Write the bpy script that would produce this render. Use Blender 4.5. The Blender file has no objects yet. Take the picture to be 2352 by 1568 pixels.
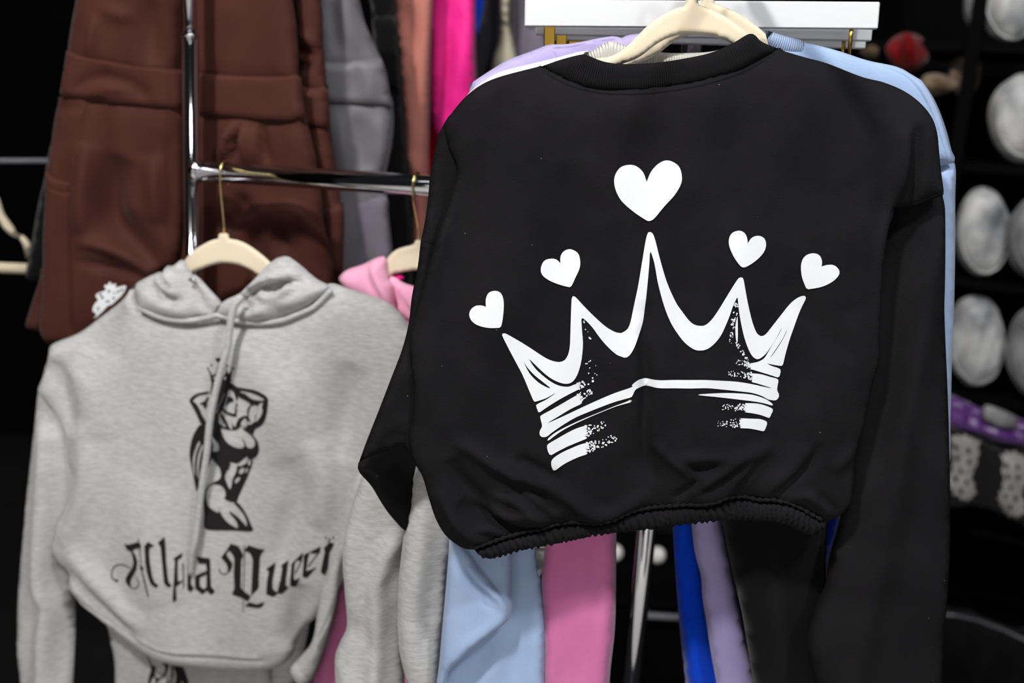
import bpy, math, random
import numpy as np
from mathutils import Vector, Matrix
from mathutils.geometry import delaunay_2d_cdt

# ------------------------------------------------------------------ camera, world, lights, exposure
SC = bpy.context.scene
COL = SC.collection
W, H = 2352.0, 1568.0
LENS = 35.0
F = W * LENS / 36.0
CAM = Vector((0.0, 0.0, 1.50))
PITCH, ROLL = math.radians(13.0), math.radians(3.6)
ROT = Matrix.Rotation(math.pi / 2 - PITCH, 3, 'X') @ Matrix.Rotation(ROLL, 3, 'Z')
cd = bpy.data.cameras.new('camera')
cam = bpy.data.objects.new('camera', cd)
COL.objects.link(cam)
cam.matrix_world = Matrix.Translation(CAM) @ ROT.to_4x4()
cd.lens = LENS
cd.sensor_width = 36.0
cd.clip_start = 0.02
cd.dof.use_dof = True
cd.dof.focus_distance = 1.085
cd.dof.aperture_fstop = 2.6
SC.camera = cam

world = bpy.data.worlds.new('hall')
SC.world = world
world.use_nodes = True
wb = world.node_tree.nodes['Background']
wb.inputs[0].default_value = (0.75, 0.78, 0.85, 1)
wb.inputs[1].default_value = 0.015


def area(name, loc, target, size, power, color=(1, 1, 1), shape='DISK'):
    d = bpy.data.lights.new(name, 'AREA')
    d.shape = shape
    d.size = size
    d.energy = power
    d.color = color
    o = bpy.data.objects.new(name, d)
    COL.objects.link(o)
    o.location = loc
    o.rotation_euler = (Vector(target) - Vector(loc)).to_track_quat('-Z', 'Y').to_euler()
    return o


# spotlights of the hall, up in front of the stand
area('hall_spot_left', (-0.95, -0.35, 3.45), (0.0, 1.15, 1.25), 0.20, 76, (1.0, 0.97, 0.93))
area('hall_spot_right', (1.15, -0.30, 3.50), (0.1, 1.15, 1.25), 0.20, 36, (0.96, 0.98, 1.0))
area('hall_spot_over', (-0.35, 0.95, 3.4), (-0.2, 1.4, 1.2), 0.30, 7, (1.0, 0.98, 0.96))
area('hall_spot_shelf', (1.1, 0.9, 3.3), (1.5, 2.4, 1.0), 0.30, 7, (0.95, 0.97, 1.0))


def highlight_strip(y, z, x0, x1, power):  # added strip lights, out of view, for long highlights on the chrome
    d = bpy.data.lights.new('added_highlight_strip', 'AREA')
    d.shape = 'RECTANGLE'
    d.size, d.size_y = x1 - x0, .09
    d.energy = power
    o = bpy.data.objects.new('added_highlight_strip', d)
    COL.objects.link(o)
    o.location = ((x0 + x1) / 2, y, z)


highlight_strip(-0.7, 3.9, -2.0, 2.0, 13)
highlight_strip(-2.0, 3.9, -2.0, 2.0, 13)
highlight_strip(-3.3, 3.9, -2.0, 2.0, 13)


def reflection_spot(loc, target, power, angle):
    d = bpy.data.lights.new('added_reflection_spot', 'SPOT')
    d.energy = power
    d.spot_size = math.radians(angle)
    d.spot_blend = .4
    d.shadow_soft_size = .06
    o = bpy.data.objects.new('added_reflection_spot', d)
    COL.objects.link(o)
    o.location = loc
    o.rotation_euler = (Vector(target) - Vector(loc)).to_track_quat('-Z', 'Y').to_euler()


# added, unseen spots brightening aisle floor and booth wall for the chrome to reflect
reflection_spot((-0.9, -1.0, 3.6), (-0.9, -1.1, 0), 240, 64)
reflection_spot((0.9, -1.0, 3.6), (0.9, -1.1, 0), 240, 64)
reflection_spot((-1.9, -2.4, 3.4), (-1.9, -4.0, 1.3), 480, 75)
reflection_spot((1.4, -2.4, 3.4), (1.4, -4.0, 1.3), 480, 75)

SC.view_settings.view_transform = 'Standard'
SC.view_settings.look = 'None'
SC.view_settings.exposure = 0.0
SC.view_settings.gamma = 1.0
SC.view_settings.use_curve_mapping = False

# ------------------------------------------------------------------ projection helpers
RIGHT = ROT @ Vector((1, 0, 0))
UP = ROT @ Vector((0, 1, 0))
FWD = ROT @ Vector((0, 0, -1))


def ray(px, py):
    return FWD + RIGHT * ((px - W / 2) / F) - UP * ((py - H / 2) / F)


def at(px, py, depth):
    return CAM + ray(px, py) * depth


def at_y(px, py, y):
    d = ray(px, py)
    return CAM + d * (y / d.y)


def at_floor_line(px, py, depth, z):
    p = at(px, py, depth)
    return Vector((p.x, p.y, z))


ZONES = {'Z1': (0, 0, 1.96), 'Z2': (700, 0, 1.96), 'Z3': (1150, 0, 1.957), 'Z4': (0, 750, 1.9165),
         'Z5': (750, 800, 2.042), 'Z6': (1000, 330, 1.96), 'R1': (1900, 0, 1.96), 'R2': (1900, 768, 1.96),
         'B': (1200, 1100, 2.94), 'FG': (400, 800, 3.565), 'Q': (240, 1200, 4.055), 'ZL': (1050, 630, 3.335),
         'ZR': (1450, 630, 4.126), 'ZH': (300, 480, 4.523), 'S': (640, 1200, 4.26), 'M': (430, 0, 2.376),
         'HL': (1000, 1000, 4.704), 'HR': (1480, 1000, 4.523), 'LG': (180, 620, 11.2), 'JG': (240, 1450, 4.9),
         'T': (1060, 0, 5.88), 'LB': (0, 330, 4.48), 'P': (0, 0, 1.0)}


def z(zone, pts):
    x0, y0, s = ZONES[zone]
    return [(x0 + a / s, y0 + b / s) for a, b in pts]


class Plane:
    """A sheet's own plane in the room: through the point seen at (px,py) at that distance, hanging upright."""
    def __init__(self, px, py, depth, yaw=0.0, tilt=0.0):
        self.o = at_y(px, py, depth)
        y, t = math.radians(yaw), math.radians(tilt)
        self.u = Vector((math.cos(y), math.sin(y), 0))
        n0 = Vector((math.sin(y), -math.cos(y), 0))
        zz = Vector((0, 0, 1))
        self.v = zz * math.cos(t) - n0 * math.sin(t)
        self.n = n0 * math.cos(t) + zz * math.sin(t)
        self.M = np.array([self.u, self.v, self.n])
        self.O = np.array(self.o)

    def loc(self, pts, w=0.0):
        out = []
        for px, py in pts:
            d = ray(px, py)
            oo = self.o + self.n * w
            t = (oo - CAM).dot(self.n) / d.dot(self.n)
            p = CAM + d * t - self.o
            out.append((p.dot(self.u), p.dot(self.v)))
        return np.array(out)

    def world(self, uvw):
        return self.O + uvw @ self.M

    def shifted(self, w):
        q = Plane.__new__(Plane)
        q.__dict__.update(self.__dict__)
        q.o = self.o + self.n * w
        q.O = np.array(q.o)
        return q


def catmull(pts, closed=True, n=6):
    P = [np.array(p, float) for p in pts]
    m = len(P)
    out = []
    rng = range(m) if closed else range(m - 1)
    for i in rng:
        p0 = P[(i - 1) % m] if closed or i > 0 else P[i]
        p1, p2 = P[i], P[(i + 1) % m]
        p3 = P[(i + 2) % m] if closed or i + 2 < m else p2
        for k in range(n):
            t = k / n
            out.append(0.5 * (2 * p1 + (p2 - p0) * t + (2 * p0 - 5 * p1 + 4 * p2 - p3) * t * t
                              + (3 * p1 - p0 - 3 * p2 + p3) * t ** 3))
    if not closed:
        out.append(P[-1])
    return np.array(out)


def resample(poly, step, closed=True):
    P = np.array(poly, float)
    if closed:
        P = np.vstack([P, P[:1]])
    d = np.hypot(*np.diff(P, axis=0).T)
    keep = np.r_[True, d > 1e-7]
    P = P[keep]
    d = np.hypot(*np.diff(P, axis=0).T)
    s = np.r_[0, np.cumsum(d)]
    n = max(3 if closed else 1, int(round(s[-1] / step)))
    t = np.linspace(0, s[-1], n + 1)
    Q = np.c_[np.interp(t, s, P[:, 0]), np.interp(t, s, P[:, 1])]
    return Q[:-1] if closed else Q


def seg_dist(pts, poly, closed=True):
    """distance, arc parameter 0..1, signed side of each point against a polyline"""
    A = np.array(poly, float)
    B = np.roll(A, -1, axis=0)
    if not closed:
        A, B = A[:-1], B[:-1]
    best = np.full(len(pts), 1e9)
    arc = np.zeros(len(pts))
    side = np.zeros(len(pts))
    L = np.hypot(*(B - A).T)
    cum = np.r_[0, np.cumsum(L)]
    tot = cum[-1] or 1.0
    for i in range(len(A)):
        a, b, l = A[i], B[i], L[i]
        if l < 1e-9:
            continue
        e = (b - a) / l
        r = pts - a
        t = np.clip(r @ e, 0, l)
        q = r - np.outer(t, e)
        d = np.hypot(q[:, 0], q[:, 1])
        m = d < best
        best[m] = d[m]
        arc[m] = (cum[i] + t[m]) / tot
        side[m] = np.sign(e[0] * r[m, 1] - e[1] * r[m, 0])
    return best, arc, side, tot


def inside(pts, polys):
    """even-odd over a list of polygons"""
    c = np.zeros(len(pts), bool)
    x, y = pts[:, 0], pts[:, 1]
    for poly in polys:
        P = np.array(poly, float)
        Q = np.roll(P, -1, axis=0)
        for (ax, ay), (bx, by) in zip(P, Q):
            if ay == by:
                continue
            m = (ay > y) != (by > y)
            c ^= m & (x < (bx - ax) * (y - ay) / (by - ay) + ax)
    return c


def triangulate(loops, pts):
    V, E = [], []
    for lp in loops:
        b = len(V)
        V += [Vector((float(p[0]), float(p[1]))) for p in lp]
        E += [(b + i, b + (i + 1) % len(lp)) for i in range(len(lp))]
    V += [Vector((float(p[0]), float(p[1]))) for p in pts]
    vs, es, fs, *_ = delaunay_2d_cdt(V, E, [], 0, 1e-7)
    vs = np.array([(v.x, v.y) for v in vs])
    fs = np.array([f for f in fs if len(f) == 3])
    cen = vs[fs].mean(axis=1)
    keep = inside(cen, loops)
    return vs, fs[keep]


def grid_points(loops, res, seed=1):
    al = np.vstack(loops)
    (x0, y0), (x1, y1) = al.min(0), al.max(0)
    xs = np.arange(x0 + res * .3, x1, res)
    ys = np.arange(y0 + res * .3, y1, res * .87)
    g = []
    for j, yy in enumerate(ys):
        g.append(np.c_[xs + (res / 2 if j % 2 else 0), np.full(len(xs), yy)])
    if not g:
        return np.zeros((0, 2))
    g = np.vstack(g)
    g = g[inside(g, loops)]
    if not len(g):
        return g
    d = np.full(len(g), 1e9)
    for lp in loops:
        d = np.minimum(d, seg_dist(g, lp)[0])
    return g[d > res * .55]


# ------------------------------------------------------------------ object helpers
def link(name, verts, faces, mat, parent=None, smooth=True, uv=None, loc=None):
    verts = np.asarray(verts, float)
    if parent is not None:
        base = np.array(parent.matrix_basis.translation if parent.parent is None else
                        parent.parent.matrix_basis.translation)
    else:
        base = np.array(loc) if loc is not None else np.r_[verts[:, :2].mean(0), verts[:, 2].min()]
    me = bpy.data.meshes.new(name)
    me.from_pydata((verts - base).tolist(), [], [list(map(int, f)) for f in faces])
    if smooth:
        me.polygons.foreach_set('use_smooth', [True] * len(me.polygons))
    if uv is not None:
        ul = me.uv_layers.new(name='UVMap')
        idx = np.empty(len(me.loops), int)
        me.loops.foreach_get('vertex_index', idx)
        ul.data.foreach_set('uv', np.asarray(uv, np.float32)[idx].ravel())
    me.update()
    o = bpy.data.objects.new(name, me)
    if mat:
        me.materials.append(mat)
    COL.objects.link(o)
    if parent is not None:
        o.parent = parent
    else:
        o.location = base
    return o


def tag(o, label=None, cat=None, group=None, kind=None):
    for k, v in (('label', label), ('category', cat), ('group', group), ('kind', kind)):
        if v:
            o[k] = v
    return o


def thing(name, loc, label, cat, group=None):
    o = bpy.data.objects.new(name, None)
    o.empty_display_size = 0.05
    o.location = loc
    COL.objects.link(o)
    return tag(o, label, cat, group)


def waves(seed, amp, lam, stretch=2.0, n=6):
    """soft irregular undulation of hanging cloth (taller than wide)"""
    r = random.Random(seed)
    T = []
    for _ in range(n):
        l = lam * r.uniform(.6, 1.7)
        a = r.uniform(-.5, .5)
        k = 2 * math.pi / l
        T.append((k * math.cos(a), k * math.sin(a) / stretch, r.uniform(0, 6.28), amp * r.uniform(.5, 1) / n * 2))

    def f(p):
        h = np.zeros(len(p))
        for kx, ky, ph, a in T:
            h += a * np.sin(kx * p[:, 0] + ky * p[:, 1] + ph)
        return h
    return f


class Cloth:
    pass


def cloth(name, pl, outline, mat, parent, T=.008, R=.02, res=.008, w=0.0, folds=(), wav=None, smooth=True,
          fn=None, center=None, back=.7, seams=(), holes=(), gain=1.0):
    """a double layer of fabric: outline traced in its own hanging plane, puffed out, with real folds"""
    c = Cloth()
    ol = catmull(outline, True, 5) if smooth else np.array(outline, float)
    lp = resample(pl.loc(ol, w), res * .8)
    loops = [lp]
    for hh in holes:
        loops.append(resample(pl.loc(catmull(hh, True, 5), w), res * .8))
    fl = []
    for f in folds:
        pts, wid, amp = f[:3]
        kind = f[3] if len(f) > 3 else 'g'
        q = pl.loc(catmull(pts, False, 5), w) if len(pts) > 2 else pl.loc(pts, w)
        s = np.hypot(*(pl.loc([pts[0], (pts[0][0] + 1, pts[0][1])], w)[1] - pl.loc([pts[0]], w)[0]))
        fl.append((q, wid * s, amp * gain, kind))
    sl = []
    for pts, wid, amp in seams:
        q = pl.loc(catmull(pts, False, 4), w)
        s = np.hypot(*(pl.loc([pts[0], (pts[0][0] + 1, pts[0][1])], w)[1] - pl.loc([pts[0]], w)[0]))
        sl.append((q, wid * s, amp))
    cen = pl.loc(catmull(center, False, 5), w) if center else None

    def disp(p):
        h = np.zeros(len(p))
        for q, wid, amp, kind in fl:
            d, a, sd, _ = seg_dist(p, q, False)
            if kind == 'tent':
                h += amp * np.clip(1 - d / wid, 0, 1)
            elif kind == 'side':        # a step: raised on one side of the line, easing back
                e = d * sd
                h += amp * np.where(e > 0, np.exp(-(e / (wid * 3)) ** 2), np.exp(-(e / (wid * .35)) ** 2)) * np.sin(np.pi * np.clip(a, .02, .98)) ** .5
            else:
                tp = np.sin(np.pi * np.clip(a, 0, 1)) ** .6 if kind == 'g' else 1.0
                h += amp * np.exp(-(d / wid) ** 2) * tp
        for q, wid, amp in sl:
            d = seg_dist(p, q, False)[0]
            h += amp * np.exp(-(d / wid) ** 2)
        if wav:
            h += wav(p)
        return h

    def puff(d):
        return T * np.sqrt(np.clip(1 - (1 - np.clip(d / R, 0, 1)) ** 2, 0, 1))

    def extra(p):
        if fn is None:
            return np.zeros(len(p))
        if cen is not None:
            d, a, sd, tot = seg_dist(p, cen, False)
            return fn(p, a * tot, d * sd)
        return fn(p, None, None)

    def edge(p):
        d = np.full(len(p), 1e9)
        for l in loops:
            d = np.minimum(d, seg_dist(p, l)[0])
        return d

    def top(p):
        p = np.asarray(p, float)
        return w + puff(edge(p)) + disp(p) + extra(p)
    c.top, c.pl, c.w = top, pl, w
    g = grid_points(loops, res)
    add = []
    for q, wid, amp in sl:
        if wid < res:
            r0 = resample(q, res * .7, False)
            tn = np.gradient(r0, axis=0)
            tn /= np.maximum(np.hypot(tn[:, 0], tn[:, 1]), 1e-9)[:, None]
            nn = np.c_[-tn[:, 1], tn[:, 0]]
            for k in (-2, -1, 0, 1, 2):
                add.append(r0 + nn * wid * k)
    if add:
        add = np.vstack(add)
        add = add[inside(add, loops)]
        add = add[edge(add) > res * .3]
        if len(g):
            # clear grid points too near a seam row
            dd = np.full(len(g), 1e9)
            for q, wid, amp in sl:
                if wid < res:
                    dd = np.minimum(dd, seg_dist(g, q, False)[0] - 2 * wid)
            g = g[dd > res * .4]
        g = np.vstack([g, add])
    vs, fs = triangulate(loops, g)
    d = edge(vs)
    onb = d < 1e-6
    dp = disp(vs) + extra(vs)
    f3 = np.c_[vs, w + puff(d) + dp]
    b3 = np.c_[vs, w - puff(d) * back + dp]
    n = len(vs)
    bi = np.where(onb, np.arange(n), np.arange(n) + n)
    allv = np.vstack([f3, b3])
    # triangle orientation: front faces towards +n
    a, b, cc = vs[fs[:, 0]], vs[fs[:, 1]], vs[fs[:, 2]]
    cr = (b[:, 0] - a[:, 0]) * (cc[:, 1] - a[:, 1]) - (b[:, 1] - a[:, 1]) * (cc[:, 0] - a[:, 0])
    fs = np.where((cr < 0)[:, None], fs[:, ::-1], fs)
    faces = np.vstack([fs, bi[fs[:, ::-1]]])
    used = np.unique(faces)
    remap = np.full(2 * n, -1)
    remap[used] = np.arange(len(used))
    uv = None
    if cen is not None:
        dd, aa, sd, tot = seg_dist(allv[used][:, :2], cen, False)
        uv = np.c_[aa * tot, dd * sd]
    c.obj = link(name, pl.world(allv[used]), remap[faces], mat, parent, True, uv)
    return c


def decal(name, cl, shapes, mat, parent, res=.006, lift=.0011, smooth=True):
    parent = cl.obj
    """a print lying on a cloth; shapes = [(outer, [holes])] in photo coordinates"""
    VV, FF, off = [], [], 0
    for outer, holes in shapes:
        loops = []
        for k, l in enumerate([outer] + list(holes)):
            q = catmull(l, True, 4) if smooth and len(l) > 3 else np.array(l, float)
            q = cl.pl.loc(q, cl.w + .015)
            per = np.hypot(*np.diff(np.vstack([q, q[:1]]), axis=0).T).sum()
            loops.append(resample(q, min(res * .5, max(per / 14, .0004))))
        g = grid_points(loops, res)
        vs, fs = triangulate(loops, g)
        if not len(fs):
            continue
        a, b, cc = vs[fs[:, 0]], vs[fs[:, 1]], vs[fs[:, 2]]
        cr = (b[:, 0] - a[:, 0]) * (cc[:, 1] - a[:, 1]) - (b[:, 1] - a[:, 1]) * (cc[:, 0] - a[:, 0])
        fs = np.where((cr < 0)[:, None], fs[:, ::-1], fs)
        VV.append(vs)
        FF.append(fs + off)
        off += len(vs)
    vs = np.vstack(VV)
    fs = np.vstack(FF)
    h = cl.top(vs) + lift
    return link(name, cl.pl.world(np.c_[vs, h]), fs, mat, parent, True)


def stroke(pts, w0, w1=None):
    """polyline with a width -> outline"""
    w1 = w0 if w1 is None else w1
    q = catmull(pts, False, 5) if len(pts) > 2 else np.array(pts, float)
    t = np.gradient(q, axis=0)
    t /= np.maximum(np.hypot(t[:, 0], t[:, 1]), 1e-9)[:, None]
    n = np.c_[-t[:, 1], t[:, 0]]
    ww = np.linspace(w0, w1, len(q))[:, None] / 2
    return [tuple(p) for p in np.vstack([q + n * ww, (q - n * ww)[::-1]])]


def tube(name, pts, r, mat, parent=None, seg=16, cap=True, smooth=True, ra=None, loc=None):
    P = [Vector(p) for p in pts]
    V, Fc = [], []
    ref = None
    m = len(P)
    for i, p in enumerate(P):
        t = (P[min(i + 1, m - 1)] - P[max(i - 1, 0)]).normalized()
        if ref is None:
            ref = t.orthogonal().normalized()
        ref = (ref - t * ref.dot(t)).normalized()
        b = t.cross(ref)
        rr = ra[i] if ra else r
        for k in range(seg):
            a = 2 * math.pi * k / seg
            V.append(p + ref * (rr * math.cos(a)) + b * (rr * math.sin(a)))
    for i in range(m - 1):
        for k in range(seg):
            Fc.append((i * seg + k, i * seg + (k + 1) % seg, (i + 1) * seg + (k + 1) % seg, (i + 1) * seg + k))
    if cap:
        Fc.append(tuple(reversed(range(seg))))
        Fc.append(tuple((m - 1) * seg + k for k in range(seg)))
    o = link(name, np.array([tuple(v) for v in V]), Fc, mat, parent, smooth, loc=loc)
    return o


def box(name, c, size, mat, parent=None, yaw=0.0, bev=.0, axes=None, loc=None):
    sx, sy, sz = [s / 2 for s in size]
    if axes is None:
        y = math.radians(yaw)
        ax = (Vector((math.cos(y), math.sin(y), 0)), Vector((-math.sin(y), math.cos(y), 0)), Vector((0, 0, 1)))
    else:
        ax = axes
    b = min(bev, sx * .9, sy * .9, sz * .9)
    V, Fc = [], []
    if b <= 0:
        for i in (-1, 1):
            for j in (-1, 1):
                for k in (-1, 1):
                    V.append(Vector(c) + ax[0] * (i * sx) + ax[1] * (j * sy) + ax[2] * (k * sz))
        Fc = [(0, 1, 3, 2), (4, 6, 7, 5), (0, 4, 5, 1), (2, 3, 7, 6), (0, 2, 6, 4), (1, 5, 7, 3)]
        return link(name, np.array([tuple(v) for v in V]), Fc, mat, parent, False, loc=loc)
    # chamfered box: 24 vertices
    idx = {}
    for i in (-1, 1):
        for j in (-1, 1):
            for k in (-1, 1):
                for a in range(3):
                    s = [i * (sx - b), j * (sy - b), k * (sz - b)]
                    s[a] = (i * sx, j * sy, k * sz)[a]
                    idx[(i, j, k, a)] = len(V)
                    V.append(Vector(c) + ax[0] * s[0] + ax[1] * s[1] + ax[2] * s[2])
    for a in range(3):
        b1, b2 = (a + 1) % 3, (a + 2) % 3
        for s in (-1, 1):
            q = []
            for (p, r_) in ((-1, -1), (1, -1), (1, 1), (-1, 1)):
                t = [0, 0, 0]
                t[a], t[b1], t[b2] = s, p, r_
                q.append(idx[(*t, a)])
            Fc.append(q if s > 0 else q[::-1])
        for p in (-1, 1):
            for r_ in (-1, 1):
                t0, t1 = [0, 0, 0], [0, 0, 0]
                t0[a], t1[a] = -1, 1
                for t in (t0, t1):
                    t[b1], t[b2] = p, r_
                q = [idx[(*t0, b1)], idx[(*t1, b1)], idx[(*t1, b2)], idx[(*t0, b2)]]
                Fc.append(q if p * r_ < 0 else q[::-1])
    for i in (-1, 1):
        for j in (-1, 1):
            for k in (-1, 1):
                q = [idx[(i, j, k, a)] for a in range(3)]
                Fc.append(q if i * j * k > 0 else q[::-1])
    return link(name, np.array([tuple(v) for v in V]), Fc, mat, parent, False, loc=loc)


# ------------------------------------------------------------------ materials
def lin(c):
    return tuple(((v / 255) / 12.92 if v / 255 <= .04045 else ((v / 255 + .055) / 1.055) ** 2.4) for v in c) + (1,)


def base_mat(name, rgb, rough=.8, metal=0.0, sheen=0.0, spec=.3):
    m = bpy.data.materials.new(name)
    m.use_nodes = True
    nt = m.node_tree
    b = nt.nodes['Principled BSDF']
    b.inputs['Base Color'].default_value = lin(rgb)
    b.inputs['Roughness'].default_value = rough
    b.inputs['Metallic'].default_value = metal
    b.inputs['Specular IOR Level'].default_value = spec
    if sheen:
        b.inputs['Sheen Weight'].default_value = sheen
        b.inputs['Sheen Roughness'].default_value = .5
    return m, nt, b


def noise_col(nt, b, rgb, rgb2, scale, detail=3, mp=(1, 1, 1), lo=.35, hi=.65):
    tc = nt.nodes.new('ShaderNodeTexCoord')
    mpn = nt.nodes.new('ShaderNodeMapping')
    mpn.inputs['Scale'].default_value = mp
    nz = nt.nodes.new('ShaderNodeTexNoise')
    nz.inputs['Scale'].default_value = scale
    nz.inputs['Detail'].default_value = detail
    cr = nt.nodes.new('ShaderNodeValToRGB')
    cr.color_ramp.elements[0].position = lo
    cr.color_ramp.elements[1].position = hi
    cr.color_ramp.elements[0].color = lin(rgb)
    cr.color_ramp.elements[1].color = lin(rgb2)
    nt.links.new(tc.outputs['Object'], mpn.inputs[0])
    nt.links.new(mpn.outputs[0], nz.inputs['Vector'])
    nt.links.new(nz.outputs['Fac'], cr.inputs[0])
    nt.links.new(cr.outputs[0], b.inputs['Base Color'])
    return cr


def fabric(name, rgb, sheen=.15, bump=.12, scale=420, rough=.92, vary=6, streak=None, spec=.05, crinkle=0.0):
    m, nt, b = base_mat(name, rgb, rough, 0, sheen, spec)
    if streak:
        noise_col(nt, b, streak[0], streak[1], 1.0, 3, streak[2], .3, .7)
    elif vary:
        noise_col(nt, b, [max(0, v - vary) for v in rgb], [min(255, v + vary) for v in rgb], 14, 4)
    tc = nt.nodes.new('ShaderNodeTexCoord')
    nz = nt.nodes.new('ShaderNodeTexNoise')
    nz.inputs['Scale'].default_value = scale
    nz.inputs['Detail'].default_value = 3
    bp = nt.nodes.new('ShaderNodeBump')
    bp.inputs['Strength'].default_value = bump
    bp.inputs['Distance'].default_value = .002
    nt.links.new(tc.outputs['Object'], nz.inputs['Vector'])
    nt.links.new(nz.outputs['Fac'], bp.inputs['Height'])
    nt.links.new(bp.outputs[0], b.inputs['Normal'])
    return m


def ribbed(name, rgb, period=.0024, sheen=.15, strength=.8):
    """rib knit: ribs run across the strip (u of the strip's own coordinates)"""
    m, nt, b = base_mat(name, rgb, .92, 0, sheen, .05)
    tc = nt.nodes.new('ShaderNodeTexCoord')
    sx = nt.nodes.new('ShaderNodeSeparateXYZ')
    mu = nt.nodes.new('ShaderNodeMath')
    mu.operation = 'MULTIPLY'
    mu.inputs[1].default_value = 2 * math.pi / period
    sn = nt.nodes.new('ShaderNodeMath')
    sn.operation = 'SINE'
    bp = nt.nodes.new('ShaderNodeBump')
    bp.inputs['Strength'].default_value = strength
    bp.inputs['Distance'].default_value = .0008
    nt.links.new(tc.outputs['UV'], sx.inputs[0])
    nt.links.new(sx.outputs[0], mu.inputs[0])
    nt.links.new(mu.outputs[0], sn.inputs[0])
    nt.links.new(sn.outputs[0], bp.inputs['Height'])
    nt.links.new(bp.outputs[0], b.inputs['Normal'])
    return m


GREY_STREAK = ((164, 164, 166), (190, 190, 190), (70, 70, 380))
M_BLACK = fabric('black_fleece', (26, 25, 27), .0, .35, 500, vary=3)


def add_lint(m, scale=55, amount=.62):
    nt = m.node_tree
    b = nt.nodes['Principled BSDF']
    old = b.inputs['Base Color'].links[0].from_socket
    tc = nt.nodes.new('ShaderNodeTexCoord')
    vo = nt.nodes.new('ShaderNodeTexVoronoi')
    vo.inputs['Scale'].default_value = scale
    sp = nt.nodes.new('ShaderNodeSeparateColor')
    m1 = nt.nodes.new('ShaderNodeMath')
    m1.operation = 'LESS_THAN'
    m1.inputs[1].default_value = .030
    m2 = nt.nodes.new('ShaderNodeMath')
    m2.operation = 'GREATER_THAN'
    m2.inputs[1].default_value = amount
    m3 = nt.nodes.new('ShaderNodeMath')
    m3.operation = 'MULTIPLY'
    mx = nt.nodes.new('ShaderNodeMix')
    mx.data_type = 'RGBA'
    mx.inputs[7].default_value = lin((120, 118, 116))
    nt.links.new(tc.outputs['Object'], vo.inputs['Vector'])
    nt.links.new(vo.outputs['Distance'], m1.inputs[0])
    nt.links.new(vo.outputs['Color'], sp.inputs[0])
    nt.links.new(sp.outputs[0], m2.inputs[0])
    nt.links.new(m1.outputs[0], m3.inputs[0])
    nt.links.new(m2.outputs[0], m3.inputs[1])
    nt.links.new(m3.outputs[0], mx.inputs[0])
    nt.links.new(old, mx.inputs[6])
    nt.links.new(mx.outputs[2], b.inputs['Base Color'])


add_lint(M_BLACK)
M_BLACKRIB = ribbed('black_rib', (28, 27, 29), sheen=0.0)
M_BLACK2 = fabric('black_jersey', (15, 15, 16), .06, .1, vary=2)
M_DARK = fabric('charcoal_jersey', (44, 42, 48), .1, .1, vary=3)
M_WHITEPRINT = fabric('white_vinyl_print', (226, 228, 232), 0, .10, 700, .55, 0, spec=.35)
M_BLACKPRINT = fabric('black_ink_print', (36, 34, 35), 0, .1, 500, .8, 0)
M_GREY = fabric('grey_heather', (165, 165, 166), .15, .25, 420, vary=0, streak=GREY_STREAK)
M_BLUE = fabric('light_blue_fleece', (152, 173, 207), .15, .2, 420, vary=4)
M_BLUERIB = ribbed('light_blue_rib', (152, 173, 207))
M_WHITE = fabric('white_fleece', (228, 227, 224), .1, .15, vary=3)
M_WHITERIB = ribbed('off_white_rib', (196, 194, 186), .003)
M_LILAC = fabric('lilac_fleece', (170, 160, 204), .15, .15, vary=4)
M_LILAC2 = fabric('lilac_jersey', (152, 144, 190), .15, .15, vary=4)
M_PINK = fabric('pink_fleece', (204, 114, 164), .2, .15, vary=5)
M_LPINK = fabric('pale_pink_fleece', (240, 170, 200), .2, .15, vary=5)
M_COBALT = fabric('cobalt_jersey', (0, 60, 190), .1, .1, vary=4)
M_BROWN = fabric('brown_stretch', (64, 29, 21), .04, .10, 500, .75, vary=4, spec=.2)
M_STEEL = fabric('steel_grey_stretch', (100, 98, 102), .1, .1, 400, .55, vary=4, spec=.35)
M_ROSE = fabric('dusty_rose_jersey', (186, 118, 106), .15, .1, vary=5)
M_HOT = fabric('hot_pink_stretch', (238, 30, 140), .1, .1, 300, .6, vary=6, spec=.3)
M_RED = fabric('red_stretch', (236, 16, 50), .1, .1, vary=4)
M_BEIGE = fabric('beige_jersey', (176, 168, 148), .1, .1, vary=8)
M_MAUVE = fabric('mauve_grey_jersey', (112, 104, 118), .1, .1, vary=5)
M_TAUPE = fabric('taupe_jersey', (130, 112, 112), .1, .1, vary=5)
M_HANGER = fabric('beige_velvet', (222, 208, 182), .4, .2, 900, .9, 3)
M_WHITEWOOD = base_mat('white_lacquer', (226, 228, 230), .35, 0, 0, .4)[0]
M_GOLD = base_mat('gold_metal', (214, 172, 74), .25, 1.0)[0]
M_PALEGOLD = base_mat('pale_gold_wire', (222, 200, 140), .25, 1.0)[0]
M_CHROME = base_mat('chrome', (214, 214, 218), .07, 1.0)[0]
M_SILVER = base_mat('nickel', (205, 205, 205), .2, 1.0)[0]
M_GREYMETAL = base_mat('grey_painted_metal', (104, 104, 110), .6, 0, 0, .3)[0]
M_WALL = fabric('black_drape', (8, 8, 9), 0, .1, 60, 1.0, 1, spec=.02)
M_FLOOR = fabric('dark_floor', (26, 26, 28), 0, .05, 30, .8, 2, spec=.1)
M_AISLE = fabric('pale_aisle_floor', (190, 188, 184), 0, .05, 30, .6, 3, spec=.2)
M_BOOTH = fabric('white_booth_wall', (205, 204, 200), 0, .02, 30, .8, 2)
M_SHELF = base_mat('black_shelf', (6, 6, 7), .8, 0, 0, .03)[0]
M_PURPLE = fabric('purple_satin', (70, 20, 98), .3, .1, 120, .35, 8, spec=.6)
M_FILM = base_mat('clear_film_grey', (60, 60, 64), .25, 0, 0, .6)[0]


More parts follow.
